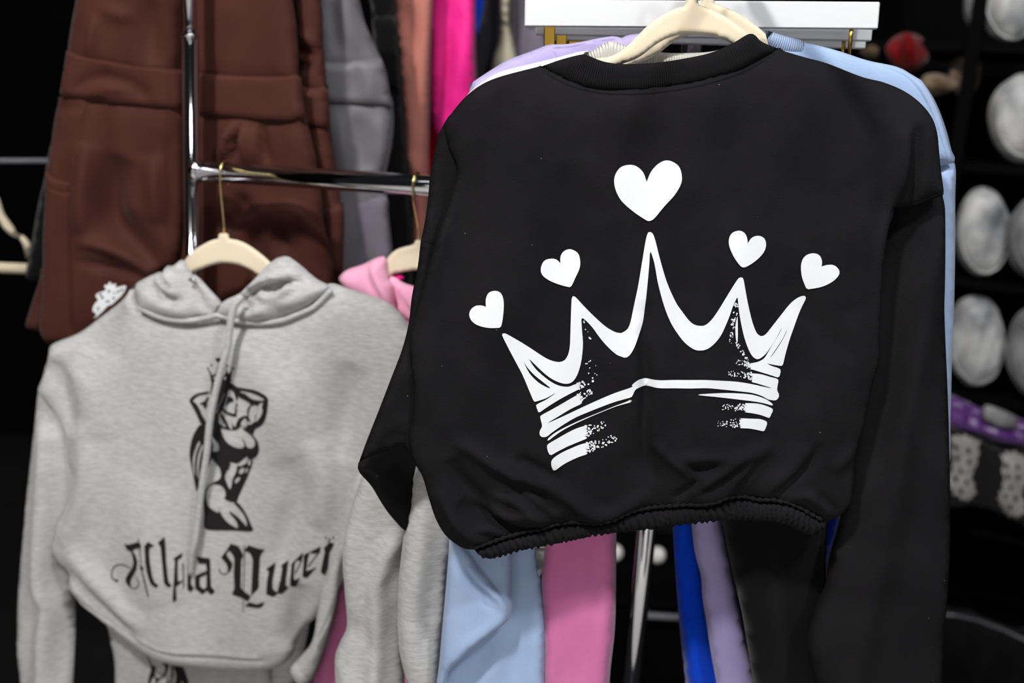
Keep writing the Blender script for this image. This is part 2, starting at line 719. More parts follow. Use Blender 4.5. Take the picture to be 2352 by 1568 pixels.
# ------------------------------------------------------------------ setting
def slab(name, a, b, mat):
    a, b = Vector(a), Vector(b)
    o = box(name, (a + b) / 2, [abs(b[i] - a[i]) for i in range(3)], mat)
    tag(o, kind='structure')
    return o


slab('floor', (-3.5, -3.0, -.05), (3.5, 4.2, 0), M_FLOOR)
slab('wall_back', (-3.5, 4.1, 0), (3.5, 4.2, 3.6), M_WALL)
slab('wall_left', (-3.5, .6, 0), (-3.4, 4.1, 3.6), M_WALL)
slab('floor_aisle', (-3.3, -4.0, -.045), (3.3, 1.0, .004), M_AISLE)
slab('wall_front', (-3.2, -4.1, 0), (-.9, -4.0, 2.6), M_BOOTH)
slab('wall_front', (.1, -4.1, 0), (2.4, -4.0, 2.6), M_BOOTH)
slab('wall_right', (3.4, .6, 0), (3.5, 4.1, 3.6), M_WALL)

# ------------------------------------------------------------------ chrome garment rack
pL = at(440, 385, 1.50)
pR = at_y(1482, 1230, 1.34)
rack = thing('garment_rack', (pL.x, pL.y, 0),
             'chrome tubular garment rack with a horizontal bar carrying the grey hoodie', 'clothes rack')
zc = at(440, 80, 1.43).z
tube('post', [(pL.x, pL.y, 0.0), (pL.x, pL.y, zc)], .0122, M_CHROME, rack, 28)
tube('upper_post', [(pL.x, pL.y, zc - .02), (pL.x, pL.y, 2.15)], .0093, M_CHROME, rack, 24)
tube('collar', [(pL.x, pL.y, zc - .003), (pL.x, pL.y, zc + .001), (pL.x, pL.y, zc + .003)], .0129, M_CHROME, rack, 28,
     ra=[.0123, .0127, .0112])
tube('post', [(pR.x, pR.y, 0.0), (pR.x, pR.y, 2.15)], .0150, M_CHROME, rack, 28)
bar_a = at(452, 393, 1.49)
_b = at_y(1551, 462, 1.34)
bar_b = Vector((pR.x, pR.y, _b.z))
tube('bar', [bar_a, bar_b], .0152, M_CHROME, rack, 32)
bdir = (bar_b - bar_a).normalized()
tube('bar_socket', [bar_a - bdir * .004, bar_a + bdir * .006], .0166, M_CHROME, rack, 28)
# face-out arm on the right post, above the picture, that carries the sweatshirts
arm_z = at(1590, -150, 1.15).z
tube('arm', [(pR.x, pR.y, arm_z), (pR.x + .02, .92, arm_z)], .009, M_CHROME, rack, 18)
tube('foot', [(pL.x, pL.y - .3, .02), (pL.x, pL.y + .3, .02)], .0122, M_CHROME, rack, 18)
tube('foot', [(pR.x, pR.y - .3, .02), (pR.x, pR.y + .3, .02)], .0122, M_CHROME, rack, 18)


def bar_point(px):
    """point of the bar's axis seen at picture column px"""
    lo, hi = 0.0, 1.0
    for _ in range(40):
        m = (lo + hi) / 2
        p = bar_a.lerp(bar_b, m) - CAM
        x = W / 2 + F * p.dot(RIGHT) / p.dot(FWD)
        lo, hi = (m, hi) if x < px else (lo, m)
    return bar_a.lerp(bar_b, lo)


def hook(parent, c, r, foot, mat, wire=.0016, over=None):
    """wire hook round a bar centred at c, shank down to foot"""
    side = Vector((-bdir.y, bdir.x, 0)).normalized() if over is None else over
    if side.y > 0:
        side = -side                      # towards the camera
    pts = []
    for k in range(15):
        a = math.radians(-70 + 250 * k / 14)
        pts.append(c - side * (math.cos(a) * r) + Vector((0, 0, math.sin(a) * r)))
    last = pts[-1]
    for k in range(1, 9):
        t = k / 8
        e = t * t * (3 - 2 * t)
        pts.append(Vector((last.x + (foot.x - last.x) * e, last.y + (foot.y - last.y) * e, last.z + (foot.z - last.z) * t)))
    return tube('hook', pts, wire, mat, parent, 10)


def hanger(name, pl, arc, knob, label, mat=M_HANGER, hook_c=None, hook_r=.018, T=.0032, w=0.0, group=None, res=.0035, over=None):
    p0 = pl.world(np.r_[pl.loc([knob], w)[0], w][None])[0]
    lowest = max(p[1] for p in arc)
    base = pl.world(np.r_[pl.loc([(knob[0], lowest)], w)[0], w][None])[0]
    t = thing(name, base, label, 'hanger', group)
    cloth('body', pl, arc, mat, t, T=T, R=.004, res=res, w=w, back=1.0)
    if hook_c is not None:
        hook(t, hook_c, hook_r, Vector(p0), M_PALEGOLD, over=over)
    return t


# ------------------------------------------------------------------ black sweatshirt with the crown
HP = Plane(1490, 700, 1.08, 0, 4)
hero_root = thing('sweatshirt', at(1490, 1260, 1.10),
                  'black cropped sweatshirt with a big white crown and five hearts printed on it', 'sweatshirt',
                  'sweatshirts on the front arm')
hem_up = z('HL', [(420, 1225), (560, 1180), (760, 1110), (960, 1055), (1160, 1020), (1330, 965), (1480, 945), (1700, 950),
                  (1950, 900), (2120, 830), (2352, 790)]) + \
    z('HR', [(240, 745), (420, 735), (600, 730), (760, 690), (860, 640), (1060, 650), (1180, 680), (1340, 680), (1500, 710),
             (1640, 770), (1760, 840), (1860, 895)])
hem_lo = z('HL', [(460, 1290), (560, 1335), (700, 1310), (900, 1245), (1180, 1195), (1450, 1140), (1700, 1085), (2000, 1045), (2352, 1010)]) + \
    z('HR', [(300, 940), (600, 905), (820, 880), (1100, 880), (1320, 895), (1480, 935), (1620, 1000), (1760, 1045), (1880, 950), (1905, 890)])
collar_lo = z('Z3', [(190, 305), (240, 345), (330, 385), (450, 410), (600, 416), (750, 402), (900, 375), (1050, 330), (1150, 280), (1245, 222)])
collar_up = z('Z3', [(180, 300), (270, 268), (360, 245), (385, 246), (430, 265), (480, 280), (560, 288), (700, 281), (830, 262), (950, 235),
                     (1050, 190), (1125, 150), (1175, 188), (1245, 218)])
body_left = [(1236, 153), (1149, 176), (1103, 196), (1067, 224), (1037, 260), (1020, 288), (1030, 340), (1050, 390), (1040, 440),
             (1025, 490), (1008, 535), (985, 612), (965, 680), (948, 740), (940, 790), (946, 850), (950, 900), (947, 950), (938, 1005),
             (951, 1060), (970, 1094), (985, 1143), (1000, 1187), (1019, 1221), (1044, 1246), (1075, 1262)]
body_right = [(1907, 1197), (1931, 1182), (1952, 1155), (1960, 1117), (1961, 1094), (1966, 1033), (1985, 972), (2002, 885), (2020, 824),
              (2018, 765), (2020, 663), (2024, 597), (2038, 525), (2050, 480), (2096, 475), (2130, 462), (2165, 449), (2169, 439), (2163, 393), (2158, 347), (2153, 306), (2140, 270), (2114, 237), (2079, 209),
              (2033, 189), (1977, 176), (1900, 146), (1850, 133), (1800, 117)]
body_ol = body_left + [(p[0], p[1] + 6) for p in hem_up[1:]] + body_right + [(p[0] + (6 if i == 0 else -6 if i == 9 else 0), p[1] - (4 if i in (0, 9) else 16)) for i, p in enumerate(collar_lo[::-1])]
A = 1.4
hero_folds = [
    # long folds sweeping from the left flank to the hem
    (z('HL', [(180, 20), (380, 90), (600, 240), (800, 350), (1000, 480), (1200, 680), (1400, 890)]), 17, 0.0119 * A),
    (z('HL', [(900, 300), (1150, 430), (1400, 600), (1650, 790), (1850, 830), (2100, 720), (2300, 580)]), 18, 0.0105 * A),
    (z('HL', [(870, 410), (1000, 500), (1150, 600), (1300, 760)]), 11, -0.0112 * A),
    (z('HL', [(880, 200), (1100, 330), (1350, 450)]), 15, -0.0063 * A),
    (z('HL', [(600, 600), (850, 650), (1050, 800), (1250, 920)]), 12, 0.0077 * A),
    (z('HL', [(560, 700), (750, 830), (1000, 840), (1200, 930)]), 12, 0.0063 * A),
    (z('HL', [(260, 680), (480, 800), (700, 920), (960, 1040)]), 15, -0.0105 * A),
    (z('HL', [(420, 980), (560, 960), (700, 990), (820, 1030)]), 9, 0.0063 * A),
    (z('HL', [(40, 540), (160, 780), (300, 980), (420, 1080), (600, 1110)]), 16, 0.0077 * A),
    (z('HL', [(180, 200), (260, 400), (420, 600), (640, 800)]), 22, -0.0091 * A),
    # centre crease below the crown's point
    (z('Z6', [(945, 700), (935, 800), (925, 900), (935, 1000), (945, 1100), (935, 1250), (950, 1400), (985, 1520)]), 13, -.0055 * A),
    (z('Z6', [(895, 760), (890, 900), (880, 1080), (880, 1250), (900, 1400)]), 26, .0045 * A),
    (z('Z6', [(1000, 850), (1000, 1100), (980, 1250), (1040, 1420), (1080, 1500)]), 28, .0045 * A),
    # right lower side
    (z('HR', [(60, 20), (200, 160), (340, 280), (500, 400)]), 10, .0055 * A),
    (z('HR', [(300, 190), (500, 195), (700, 190), (960, 190)]), 12, .0050 * A),
    (z('HR', [(380, 320), (560, 315), (760, 270)]), 13, -.0035 * A),
    (z('HR', [(560, 400), (420, 520), (280, 610)]), 9, -.006 * A),
    (z('HR', [(440, 590), (620, 450), (800, 320), (1000, 180), (1280, 60)]), 15, .006 * A),
    (z('HR', [(520, 580), (700, 470), (900, 330), (1100, 200)]), 7, -.0045 * A),
    (z('HR', [(470, 660), (640, 640), (820, 560), (960, 400), (1120, 230), (1300, 60)]), 18, .0050 * A),
    (z('HR', [(880, 560), (1050, 360), (1200, 180)]), 9, -.004 * A),
    (z('HR', [(1180, 620), (1330, 470), (1480, 330), (1600, 60)]), 24, .0060 * A),
    (z('HR', [(1320, 600), (1480, 440), (1640, 300), (1800, 60)]), 10, -.0065 * A),
    (z('HR', [(1400, 660), (1640, 590), (1800, 680), (1950, 800)]), 12, .0045 * A),
    (z('HR', [(1750, 560), (1900, 700), (1980, 780)]), 9, -.004 * A),
    (z('HR', [(1900, 340), (2050, 200), (2200, 60)]), 16, .004 * A),
    # sides
    ([(1075, 300), (1050, 420), (1015, 540), (985, 650), (968, 740)], 22, .006 * A),
    ([(1110, 330), (1085, 460), (1065, 600), (1040, 800), (1020, 960)], 40, -.004 * A),
    ([(1290, 380), (1340, 450), (1400, 500)], 40, -.0022 * A),
    ([(1990, 260), (1985, 400), (1960, 560), (1950, 700)], 40, .004 * A),
    ([(2060, 300), (2045, 430), (2015, 560), (2008, 700), (2005, 820)], 16, .005 * A),
    ([(1790, 640), (1850, 720), (1930, 800), (1990, 840)], 30, -.002 * A),
    ([(1180, 260), (1130, 400), (1100, 520)], 50, .003 * A),
    ([(2096, 290), (2092, 380), (2085, 440), (2076, 500)], 15, -.013), ([(2072, 290), (2068, 370), (2055, 450)], 13, .006),
]
hero_seams = [([(2092, 466), (2130, 452), (2166, 438)], 2.4, -.0012), ([(p[0], p[1] + 9) for p in collar_lo], 2.6, -.0009), ([(p[0], p[1] + 4) for p in collar_lo], 2.0, .0008)]
hero = cloth('body', HP, body_ol, M_BLACK, hero_root, T=.017, R=.045, res=.0048, folds=hero_folds,
             wav=waves(5, .0035, .12, 1.4), seams=hero_seams)
hero_collar = cloth('collar', HP, collar_up + collar_lo[::-1], M_BLACKRIB, hero_root, T=.0065, R=.010, res=.0042, w=.004,
                    center=[((a[0] + b[0]) / 2, (a[1] + b[1]) / 2) for a, b in
                            zip([collar_up[i] for i in (0, 2, 4, 5, 6, 7, 8, 9, 10, 12)], collar_lo)])
hem_c = [((a[0] + b[0]) / 2, (a[1] + b[1]) / 2) for a, b in
         zip(resample(hem_up, 40, False)[:20], resample(hem_lo, 40, False)[:20])]
_rr = random.Random(11)
_ph = np.cumsum([_rr.uniform(.6, 1.4) for _ in range(90)])
_ph = _ph / _ph[-1]


def ruffle(p, a, d):
    # uneven gathers of the elastic: phase runs unevenly along the band
    t = a / .46
    ph = np.interp(np.clip(t, 0, 1), _ph, np.arange(len(_ph)))
    return .0022 * np.sin(2 * math.pi * ph * .72 + 1.3 * np.sin(d * 220)) - .0006 * np.cos(2 * math.pi * ph * 1.44)


_hc0 = resample(hem_up, 8, False)
_hc1 = resample(hem_lo, 8, False)
_n = 46
hem_c = [((a[0] + b[0]) / 2, (a[1] + b[1]) / 2) for a, b in
         zip([_hc0[int(i * (len(_hc0) - 1) / _n)] for i in range(_n + 1)], [_hc1[int(i * (len(_hc1) - 1) / _n)] for i in range(_n + 1)])]
# scalloped lower edge
_lo = resample(hem_lo, 4, False)
_lo2 = []
for i, p in enumerate(_lo):
    t = i / (len(_lo) - 1)
    ph = np.interp(t, _ph, np.arange(len(_ph)))
    _lo2.append((p[0], p[1] + 2.4 * math.sin(2 * math.pi * ph * .72)))
hero_hem = cloth('elastic_hem', HP, list(map(tuple, resample(hem_up, 6, False))) + _lo2[::-1], M_BLACK, hero_root, T=.008, R=.012,
                 res=.0026, w=.006, fn=ruffle, center=hem_c, smooth=False)
_q = HP.loc(resample(hem_up, 3, False), .016)
_hh = np.maximum(hero.top(_q), hero_hem.top(_q))
_hh = np.convolve(np.pad(_hh, 3, mode='edge'), np.ones(7) / 7, 'valid')
tube('hem_stitching', [Vector(v) for v in HP.world(np.c_[_q, _hh])], .0022, M_BLACK, hero_root, 8,
     ra=[.0021 + .0007 * math.sin(i * 1.15) for i in range(len(_q))])
# left sleeve: upper part falling to the elbow, then folded back behind
cloth('sleeve', HP, [(1060, 262), (1037, 260), (1016, 291), (1004, 321), (996, 357), (988, 398), (983, 459), (976, 510), (968, 548), (966, 560),
                     (960, 612), (947, 679), (940, 740), (925, 800), (897, 873), (872, 937), (843, 1010), (823, 1067), (833, 1056),
                     (887, 1037), (921, 1023), (955, 1045), (1000, 1020), (1040, 800), (1070, 500), (1085, 330)], M_BLACK, hero_root,
      T=.012, R=.028, res=.007, w=-.014,
      folds=[([(1010, 330), (1020, 480), (1000, 600), (975, 740)], 22, -.008), ([(985, 420), (975, 600), (950, 720), (910, 860), (880, 960)], 26, .006),
             ([(940, 1000), (905, 1000), (870, 1030)], 14, -.006), ([(930, 860), (915, 960), (895, 1010)], 20, -.004)],
      seams=[([(966, 553), (990, 560), (1010, 566)], 2.5, -.0012), ([(943, 800), (951, 849), (948, 922), (943, 966), (931, 1010)], 2.2, -.0012),
             ([(828, 1060), (860, 1047), (890, 1040)], 2.2, -.0010)], wav=waves(6, .002, .09))
_u0, _u1 = HP.loc([(823, 1060)])[0][0], HP.loc([(965, 1060)])[0][0]
cloth('sleeve_folded_back', HP, [(823, 1063), (823, 1079), (848, 1128), (868, 1177), (890, 1221), (921, 1265), (945, 1250), (965, 1167), (975, 1113),
                                 (975, 1050), (930, 1000), (880, 1010), (840, 1040)], M_BLACK, hero_root, T=.009, R=.02, res=.008, w=-.022,
      fn=lambda p, a, d: -.085 * np.clip((p[:, 0] - _u0) / (_u1 - _u0), 0, 1) ** .8,
      folds=[([(880, 1050), (900, 1120), (925, 1220)], 20, .004)])
# right side: shoulder turned back, seam, long sleeve
cloth('sleeve', HP, [(2060, 440), (2110, 425), (2152, 418), (2158, 469), (2163, 536), (2168, 638), (2171, 740), (2178, 895), (2181, 1023),
                     (2182, 1125), (2181, 1278), (2173, 1406), (2166, 1482), (2162, 1620), (2150, 1720), (1900, 1720), (1880, 1600), (1857, 1510),
                     (1855, 1457), (1873, 1389), (1894, 1338), (1904, 1280), (1918, 1229), (1931, 1182), (1940, 1100), (1960, 900), (1985, 700),
                     (2010, 580), (2050, 500)], M_BLACK, hero_root, T=.016, R=.035, res=.008, w=-.034,
      folds=[([(2155, 474), (2130, 602), (2104, 740), (2079, 870), (2048, 1054), (2022, 1202), (2002, 1304), (1971, 1431), (1948, 1568), (1935, 1700)], 60, .014, 'tent'),
             ([(2050, 560), (2040, 700), (2038, 840), (2010, 1000), (1990, 1100)], 22, -.009), ([(1935, 1240), (1900, 1380), (1880, 1480), (1890, 1560)], 25, .004)],
      wav=waves(9, .0018, .12))

# --- crown print
ZL_ = lambda p: z('ZL', p)
ZR_ = lambda p: z('ZR', p)
Z6_ = lambda p: z('Z6', p)
crown = []
_rg = random.Random(8)


def rag(a, b, n, amp):
    out = []
    dx, dy = b[0] - a[0], b[1] - a[1]
    for k in range(n + 1):
        t = k / n
        o = amp * (_rg.uniform(.3, 1) if k % 2 else -_rg.uniform(.3, 1))
        out.append((a[0] + dx * t - dy / math.hypot(dx, dy) * o, a[1] + dy * t + dx / math.hypot(dx, dy) * o))
    return out


main = (ZL_([(345, 462), (352, 448), (368, 447), (400, 463), (480, 510), (560, 560), (640, 612), (700, 645), (760, 662), (800, 660), (830, 640),
             (852, 595), (862, 530), (866, 420), (870, 300), (875, 190), (882, 165), (897, 163), (920, 185), (980, 250), (1060, 330),
             (1140, 400), (1210, 440), (1260, 447)])
        + Z6_([(845, 846), (865, 830), (880, 790), (895, 720), (912, 640), (930, 530), (945, 440), (955, 402), (965, 396), (978, 405), (990, 440),
               (1010, 520), (1040, 620), (1080, 710)])
        + ZR_([(480, 350), (540, 430), (590, 470), (640, 480), (690, 473), (750, 420), (820, 320), (900, 190), (970, 80), (1005, 32), (1030, 22),
               (1052, 38), (1070, 130), (1100, 280), (1140, 440), (1180, 545), (1215, 578), (1245, 580), (1280, 555), (1340, 480), (1420, 380),
               (1500, 285), (1570, 228), (1620, 205), (1648, 204), (1658, 217), (1650, 248), (1600, 355), (1550, 480), (1500, 620), (1460, 760),
               (1437, 855), (1422, 866), (1350, 856), (1285, 841), (1330, 866), (1380, 881), (1413, 900), (1414, 925), (1402, 970), (1386, 975),
               (1340, 960), (1280, 940), (1200, 915), (1150, 899)] + rag((1120, 890), (1115, 838), 7, 18) + [(1180, 828), (1230, 808), (1262, 783), (1300, 722), (1350, 640),
               (1400, 560), (1427, 502), (1420, 512), (1380, 588), (1330, 668), (1270, 750), (1215, 793), (1180, 798), (1140, 768), (1100, 695), (1060, 580),
               (1030, 450), (1010, 340), (996, 215), (985, 225), (950, 300), (920, 385), (880, 480), (830, 580), (760, 660), (700, 700), (640, 712), (580, 700),
               (500, 640), (430, 550), (370, 450), (320, 330), (280, 200), (245, 60)])
        + Z6_([(985, 540), (970, 490), (965, 490), (962, 540), (955, 620), (945, 720), (935, 800), (915, 860), (890, 920), (865, 955), (843, 960)])
        + ZL_([(1270, 630), (1220, 612), (1150, 550), (1090, 480), (1040, 410), (990, 355), (955, 328), (950, 345), (955, 430), (962, 520), (955, 620), (940, 700),
               (915, 770), (885, 812), (845, 830), (790, 822), (720, 790), (660, 745), (600, 690), (553, 645), (560, 662), (600, 718), (660, 772), (720, 815),
               (780, 843), (850, 852), (900, 835)] + rag((935, 828), (935, 868), 6, 14) + [(860, 908), (780, 950), (700, 1000), (640, 1042), (624, 1052), (614, 1028), (604, 996), (620, 982),
               (690, 945), (756, 897), (690, 935), (640, 955), (596, 968), (584, 960), (545, 870), (500, 765), (450, 670), (400, 575)]))
slits = [ZL_([(512, 672), (555, 755), (620, 820), (690, 858), (714, 862), (650, 812), (590, 765), (540, 712)]),
         ZR_([(1477, 515), (1440, 595), (1390, 675), (1340, 745), (1308, 795), (1355, 735), (1410, 655), (1455, 575)])]
crown.append((main, slits))
crown.append((ZL_([(635, 1080), (650, 1066), (720, 1027), (800, 982), (880, 937), (920, 917)] + rag((945, 912), (940, 980), 8, 16) + [(870, 1022), (780, 1075), (690, 1129),
                   (800, 1082), (900, 1037), (1000, 992), (1150, 927), (1334, 852)])
              + Z6_([(880, 1081), (905, 1062), (925, 1058), (1000, 1060), (1100, 1060), (1200, 1057)])
              + ZR_([(850, 997), (1000, 1010), (1150, 1036), (1250, 1060), (1333, 1077), (1270, 1055), (1180, 1026)] + rag((1135, 1012), (1130, 930), 8, 18) + [(1180, 935),
                     (1240, 945), (1320, 970), (1390, 992), (1388, 1040), (1382, 1095), (1400, 1135), (1397, 1165), (1372, 1192), (1345, 1192), (1290, 1180), (1230, 1146), (1130, 1115), (1000, 1098),
                     (850, 1080), (700, 1065), (500, 1072), (300, 1070), (130, 1060), (70, 1066), (30, 1085)])
              + ZL_([(1334, 925), (1300, 940), (1150, 992), (1000, 1050), (900, 1092), (800, 1150), (720, 1205), (690, 1230), (660, 1238), (638, 1230), (630, 1210), (634, 1185), (650, 1155), (642, 1115)]), []))
crown.append((ZL_([(690, 1262), (702, 1240), (760, 1196), (850, 1150), (950, 1106), (1100, 1046), (1250, 985), (1334, 945)]) + Z6_([(860, 1153), (884, 1147), (870, 1160)])
              + ZL_([(1334, 966), (1200, 1012), (1050, 1072), (900, 1138), (800, 1190), (740, 1232), (698, 1264)]), []))
crown.append((ZL_([(688, 1300), (700, 1286), (780, 1240), (860, 1196), (930, 1166)] + rag((995, 1145), (988, 1245), 10, 18) + [(900, 1287), (840, 1312), (760, 1352), (722, 1374), (706, 1370), (690, 1330)]), []))
crown.append((ZL_([(720, 1425), (740, 1395), (800, 1356), (880, 1320), (950, 1292)] + rag((1025, 1270), (990, 1362), 10, 20) + [(930, 1390), (860, 1422), (800, 1456), (752, 1494), (736, 1495), (722, 1462)]), []))
crown.append((ZR_([(620, 1129), (700, 1118), (850, 1113), (1000, 1118), (1130, 1131), (1230, 1160), (1300, 1195), (1344, 1233), (1330, 1240), (1250, 1216), (1150, 1196), (1000, 1176), (800, 1150)]), []))
crown.append((ZR_([(1340, 1275), (1326, 1320), (1310, 1354), (1292, 1354), (1230, 1330), (1150, 1310)] + rag((1070, 1296), (1075, 1212), 10, 20) + [(1180, 1216), (1260, 1236)]), []))
crown.append((ZR_([(1283, 1395), (1275, 1440), (1256, 1480), (1236, 1480), (1180, 1465), (1100, 1450)] + rag((1025, 1445), (1020, 1352), 10, 22) + [(1130, 1358), (1220, 1366)]), []))
# worn edges of the print: flecks thinning out
rnd = random.Random(4)


def flecks(zone, a, b, half, n, s, grow=0):
    (ax, ay), (bx, by) = a, b
    for _ in range(n):
        t = rnd.random() ** 1.5
        x, y = ax + (bx - ax) * t, ay + (by - ay) * t
        nx, ny = -(by - ay), (bx - ax)
        l = math.hypot(nx, ny)
        o = rnd.uniform(-1, 1) * half * (1 - .35 * t)
        x, y = x + nx / l * o, y + ny / l * o
        r = s * rnd.uniform(.6, 1.25) * (1 - .35 * t)
        e, an = rnd.uniform(.55, .95), rnd.uniform(0, 3.1)
        pts = []
        for k in range(6):
            q = 6.283 * k / 6
            u, v = r * math.cos(q), r * e * math.sin(q)
            pts.append((x + u * math.cos(an) - v * math.sin(an), y + u * math.sin(an) + v * math.cos(an)))
        crown.append((z(zone, pts), []))


flecks('ZL', (925, 850), (1050, 800), 26, 34, 8)
flecks('ZL', (930, 940), (1030, 890), 34, 40, 9)
flecks('ZL', (985, 1195), (1130, 1140), 40, 44, 9)
flecks('ZL', (1000, 1320), (1230, 1240), 38, 58, 9)
flecks('ZL', (960, 350), (1030, 520), 10, 8, 8)
flecks('ZL', (1010, 660), (1050, 780), 50, 9, 7)
flecks('ZR', (1120, 865), (980, 815), 32, 40, 9)
flecks('ZR', (1140, 960), (910, 925), 36, 52, 9)
flecks('ZR', (1075, 1255), (850, 1250), 40, 50, 9)
flecks('ZR', (1040, 1400), (800, 1400), 44, 50, 9)
flecks('ZR', (985, 270), (960, 500), 22, 20, 9)
flecks('ZR', (960, 420), (930, 660), 22, 26, 9)
flecks('ZR', (985, 640), (1100, 820), 18, 26, 10)
crown.append((ZR_([(990, 405), (998, 405), (1000, 620), (985, 625), (975, 500)]), []))
decal('crown_print', hero, crown, M_WHITEPRINT, hero_root, res=.0055)
hearts = [
    [(950, 172), (950, 172), (935, 130), (905, 102), (870, 95), (830, 108), (805, 150), (808, 200), (835, 255), (890, 305), (945, 342), (962, 348), (985, 335), (1030, 280), (1075, 230), (1103, 180), (1106, 140), (1090, 98), (1045, 75), (1005, 88), (970, 125)],
    [(563, 537), (563, 537), (545, 520), (520, 516), (490, 525), (475, 555), (478, 585), (505, 610), (550, 630), (600, 643), (612, 638), (630, 600), (648, 560), (651, 525), (640, 490), (605, 473), (575, 485), (562, 510)],
    [(228, 733), (228, 733), (210, 727), (180, 730), (157, 750), (152, 775), (165, 800), (195, 818), (240, 827), (285, 826), (295, 822), (303, 790), (308, 740), (307, 700), (295, 670), (270, 660), (240, 670), (227, 700)],
    [(1402, 447), (1402, 447), (1398, 420), (1385, 398), (1360, 390), (1330, 402), (1317, 430), (1320, 465), (1340, 510), (1365, 545), (1380, 555), (1400, 550), (1440, 525), (1475, 490), (1487, 455), (1478, 425), (1450, 413), (1420, 422)],
    [(1737, 552), (1737, 552), (1738, 525), (1725, 500), (1695, 492), (1662, 505), (1645, 540), (1647, 590), (1660, 630), (1672, 653), (1690, 653), (1740, 643), (1785, 620), (1812, 590), (1812, 565), (1790, 545), (1760, 545)]]
for h_ in hearts:
    decal('heart_print', hero, [(Z6_(h_), [])], M_WHITEPRINT, hero_root, res=.0055)

# hanger of the black sweatshirt
ARM_Y = None


def arm_point(y):
    t = (y - pR.y) / (.92 - pR.y)
    return Vector((pR.x + .02 * t, y, arm_z))


hang_arc = z('Z3', [(835, -60), (885, -60), (888, 12), (912, 28), (960, 48), (1010, 74), (1060, 108), (1110, 150), (1170, 205), (1300, 290), (1560, 420), (1600, 470),
                    (1560, 490), (1300, 380), (1100, 250), (1030, 192), (980, 171), (930, 158), (880, 152), (840, 152), (790, 160), (740, 176), (690, 205),
                    (640, 245), (600, 268), (540, 290), (400, 350), (150, 470), (90, 470), (110, 420), (320, 300), (430, 262), (480, 256), (530, 235), (570, 205), (610, 165), (650, 125), (690, 90), (740, 60), (790, 35), (828, 20)])
hy = HP.world(np.r_[HP.loc([(1590, -30)])[0], -.006][None])[0]
hanger('coat_hanger', HP, hang_arc, (1590, -30), 'beige velvet hanger sticking out of the black sweatshirt collar',
       hook_c=Vector((hy[0], hy[1], arm_z)), hook_r=.012, w=-.008, group='beige velvet hangers', over=Vector((1, 0, 0)))

# ------------------------------------------------------------------ sweatshirts hanging behind it on the same arm
BP = Plane(1490, 700, 1.135, 0, 4)
blue = thing('sweatshirt', at(1490, 1240, 1.152), 'light blue sweatshirt right behind the black one, its shoulder showing on the right', 'sweatshirt',
             'sweatshirts on the front arm')
cloth('body', BP, [(1786, 92), (1845, 97), (1917, 115), (1993, 138), (2060, 153), (2095, 174), (2114, 184), (2140, 219), (2160, 260), (2176, 306), (2186, 347), (2196, 366), (2192, 374),
                   (2150, 390), (2110, 480), (2030, 800), (1960, 1030), (1880, 1080), (1100, 1085), (1010, 900), (1050, 500), (1060, 340), (1130, 235), (1340, 168), (1420, 185),
                   (1600, 175), (1720, 130)], M_BLUE, blue, T=.012, R=.03, res=.010,
      seams=[([(1850, 104), (1920, 122), (1990, 145), (2050, 165), (2085, 190), (2110, 225), (2135, 275), (2155, 330), (2170, 372)], 3, -.0012), ([(1844, 96), (1840, 125)], 3, -.0012)],
      folds=[([(2060, 160), (2100, 190), (2140, 250), (2165, 320), (2180, 370)], 14, .004)], wav=waves(21, .002, .1))
cloth('collar', BP, [(1758, 70), (1775, 74), (1810, 85), (1846, 96), (1842, 128), (1800, 130), (1770, 112)], M_BLUERIB, blue, T=.006, R=.01, res=.006, w=.004,
      center=[(1764, 88), (1800, 102), (1845, 112)])
cloth('sleeve', BP, [(2100, 470), (2150, 390), (2193, 372), (2194, 459), (2193, 587), (2190, 714), (2185, 830), (2182, 957), (2172, 1100), (2090, 1150), (2050, 900), (2080, 600)], M_BLUE, blue,
      T=.010, R=.03, res=.010, w=-.008, wav=waves(22, .002, .1))
BLO = Plane(1150, 1350, 1.115, 0, 4)
cloth('sleeve', BLO, [(1090, 1120), (1232, 1130), (1238, 1263), (1242, 1300), (1247, 1350), (1252, 1450), (1250, 1600), (1248, 1700), (1000, 1700), (1010, 1560), (1030, 1400), (1060, 1200)], M_BLUE, blue,
      T=.012, R=.03, res=.009, w=-.022, folds=[([(1190, 1270), (1200, 1400), (1185, 1500), (1150, 1600)], 30, -.007), ([(1225, 1290), (1232, 1450), (1230, 1600)], 26, .005),
                                              ([(1140, 1460), (1100, 1520), (1060, 1600)], 20, -.005)], wav=waves(23, .002, .08))
cloth('sleeve_fold', BLO, [(1036, 1130), (1190, 1140), (1178, 1260), (1176, 1310), (1176, 1365), (1176, 1393), (1167, 1422), (1140, 1445), (1117, 1461), (1068, 1500), (1034, 1539), (1012, 1590), (1000, 1590),
                           (1008, 1530), (1014, 1461), (1027, 1314), (1032, 1236)], M_BLUE, blue, T=.014, R=.022, res=.0065, w=.004, gain=1.3,
      folds=[([(1036, 1215), (1066, 1262), (1093, 1300), (1120, 1335), (1142, 1360), (1165, 1395)], 11, .010), ([(1040, 1250), (1075, 1310), (1110, 1350), (1140, 1385)], 12, -.007),
             ([(1170, 1400), (1117, 1445), (1068, 1480), (1030, 1540)], 16, .006)],
      seams=[([(1052, 1222), (1082, 1262), (1108, 1298), (1138, 1334), (1168, 1380)], 2.5, -.0012)], wav=waves(24, .002, .08))
blue_arc = [(p[0] + 37, p[1] - 3) for p in hang_arc]
by_ = BP.world(np.r_[BP.loc([(1627, -33)])[0], -.006][None])[0]
hanger('coat_hanger', BP, blue_arc, (1627, -33), 'beige velvet hanger inside the light blue sweatshirt, just behind the front hanger',
       hook_c=Vector((by_[0], by_[1], arm_z)), hook_r=.012, w=-.006, group='beige velvet hangers', over=Vector((1, 0, 0)))

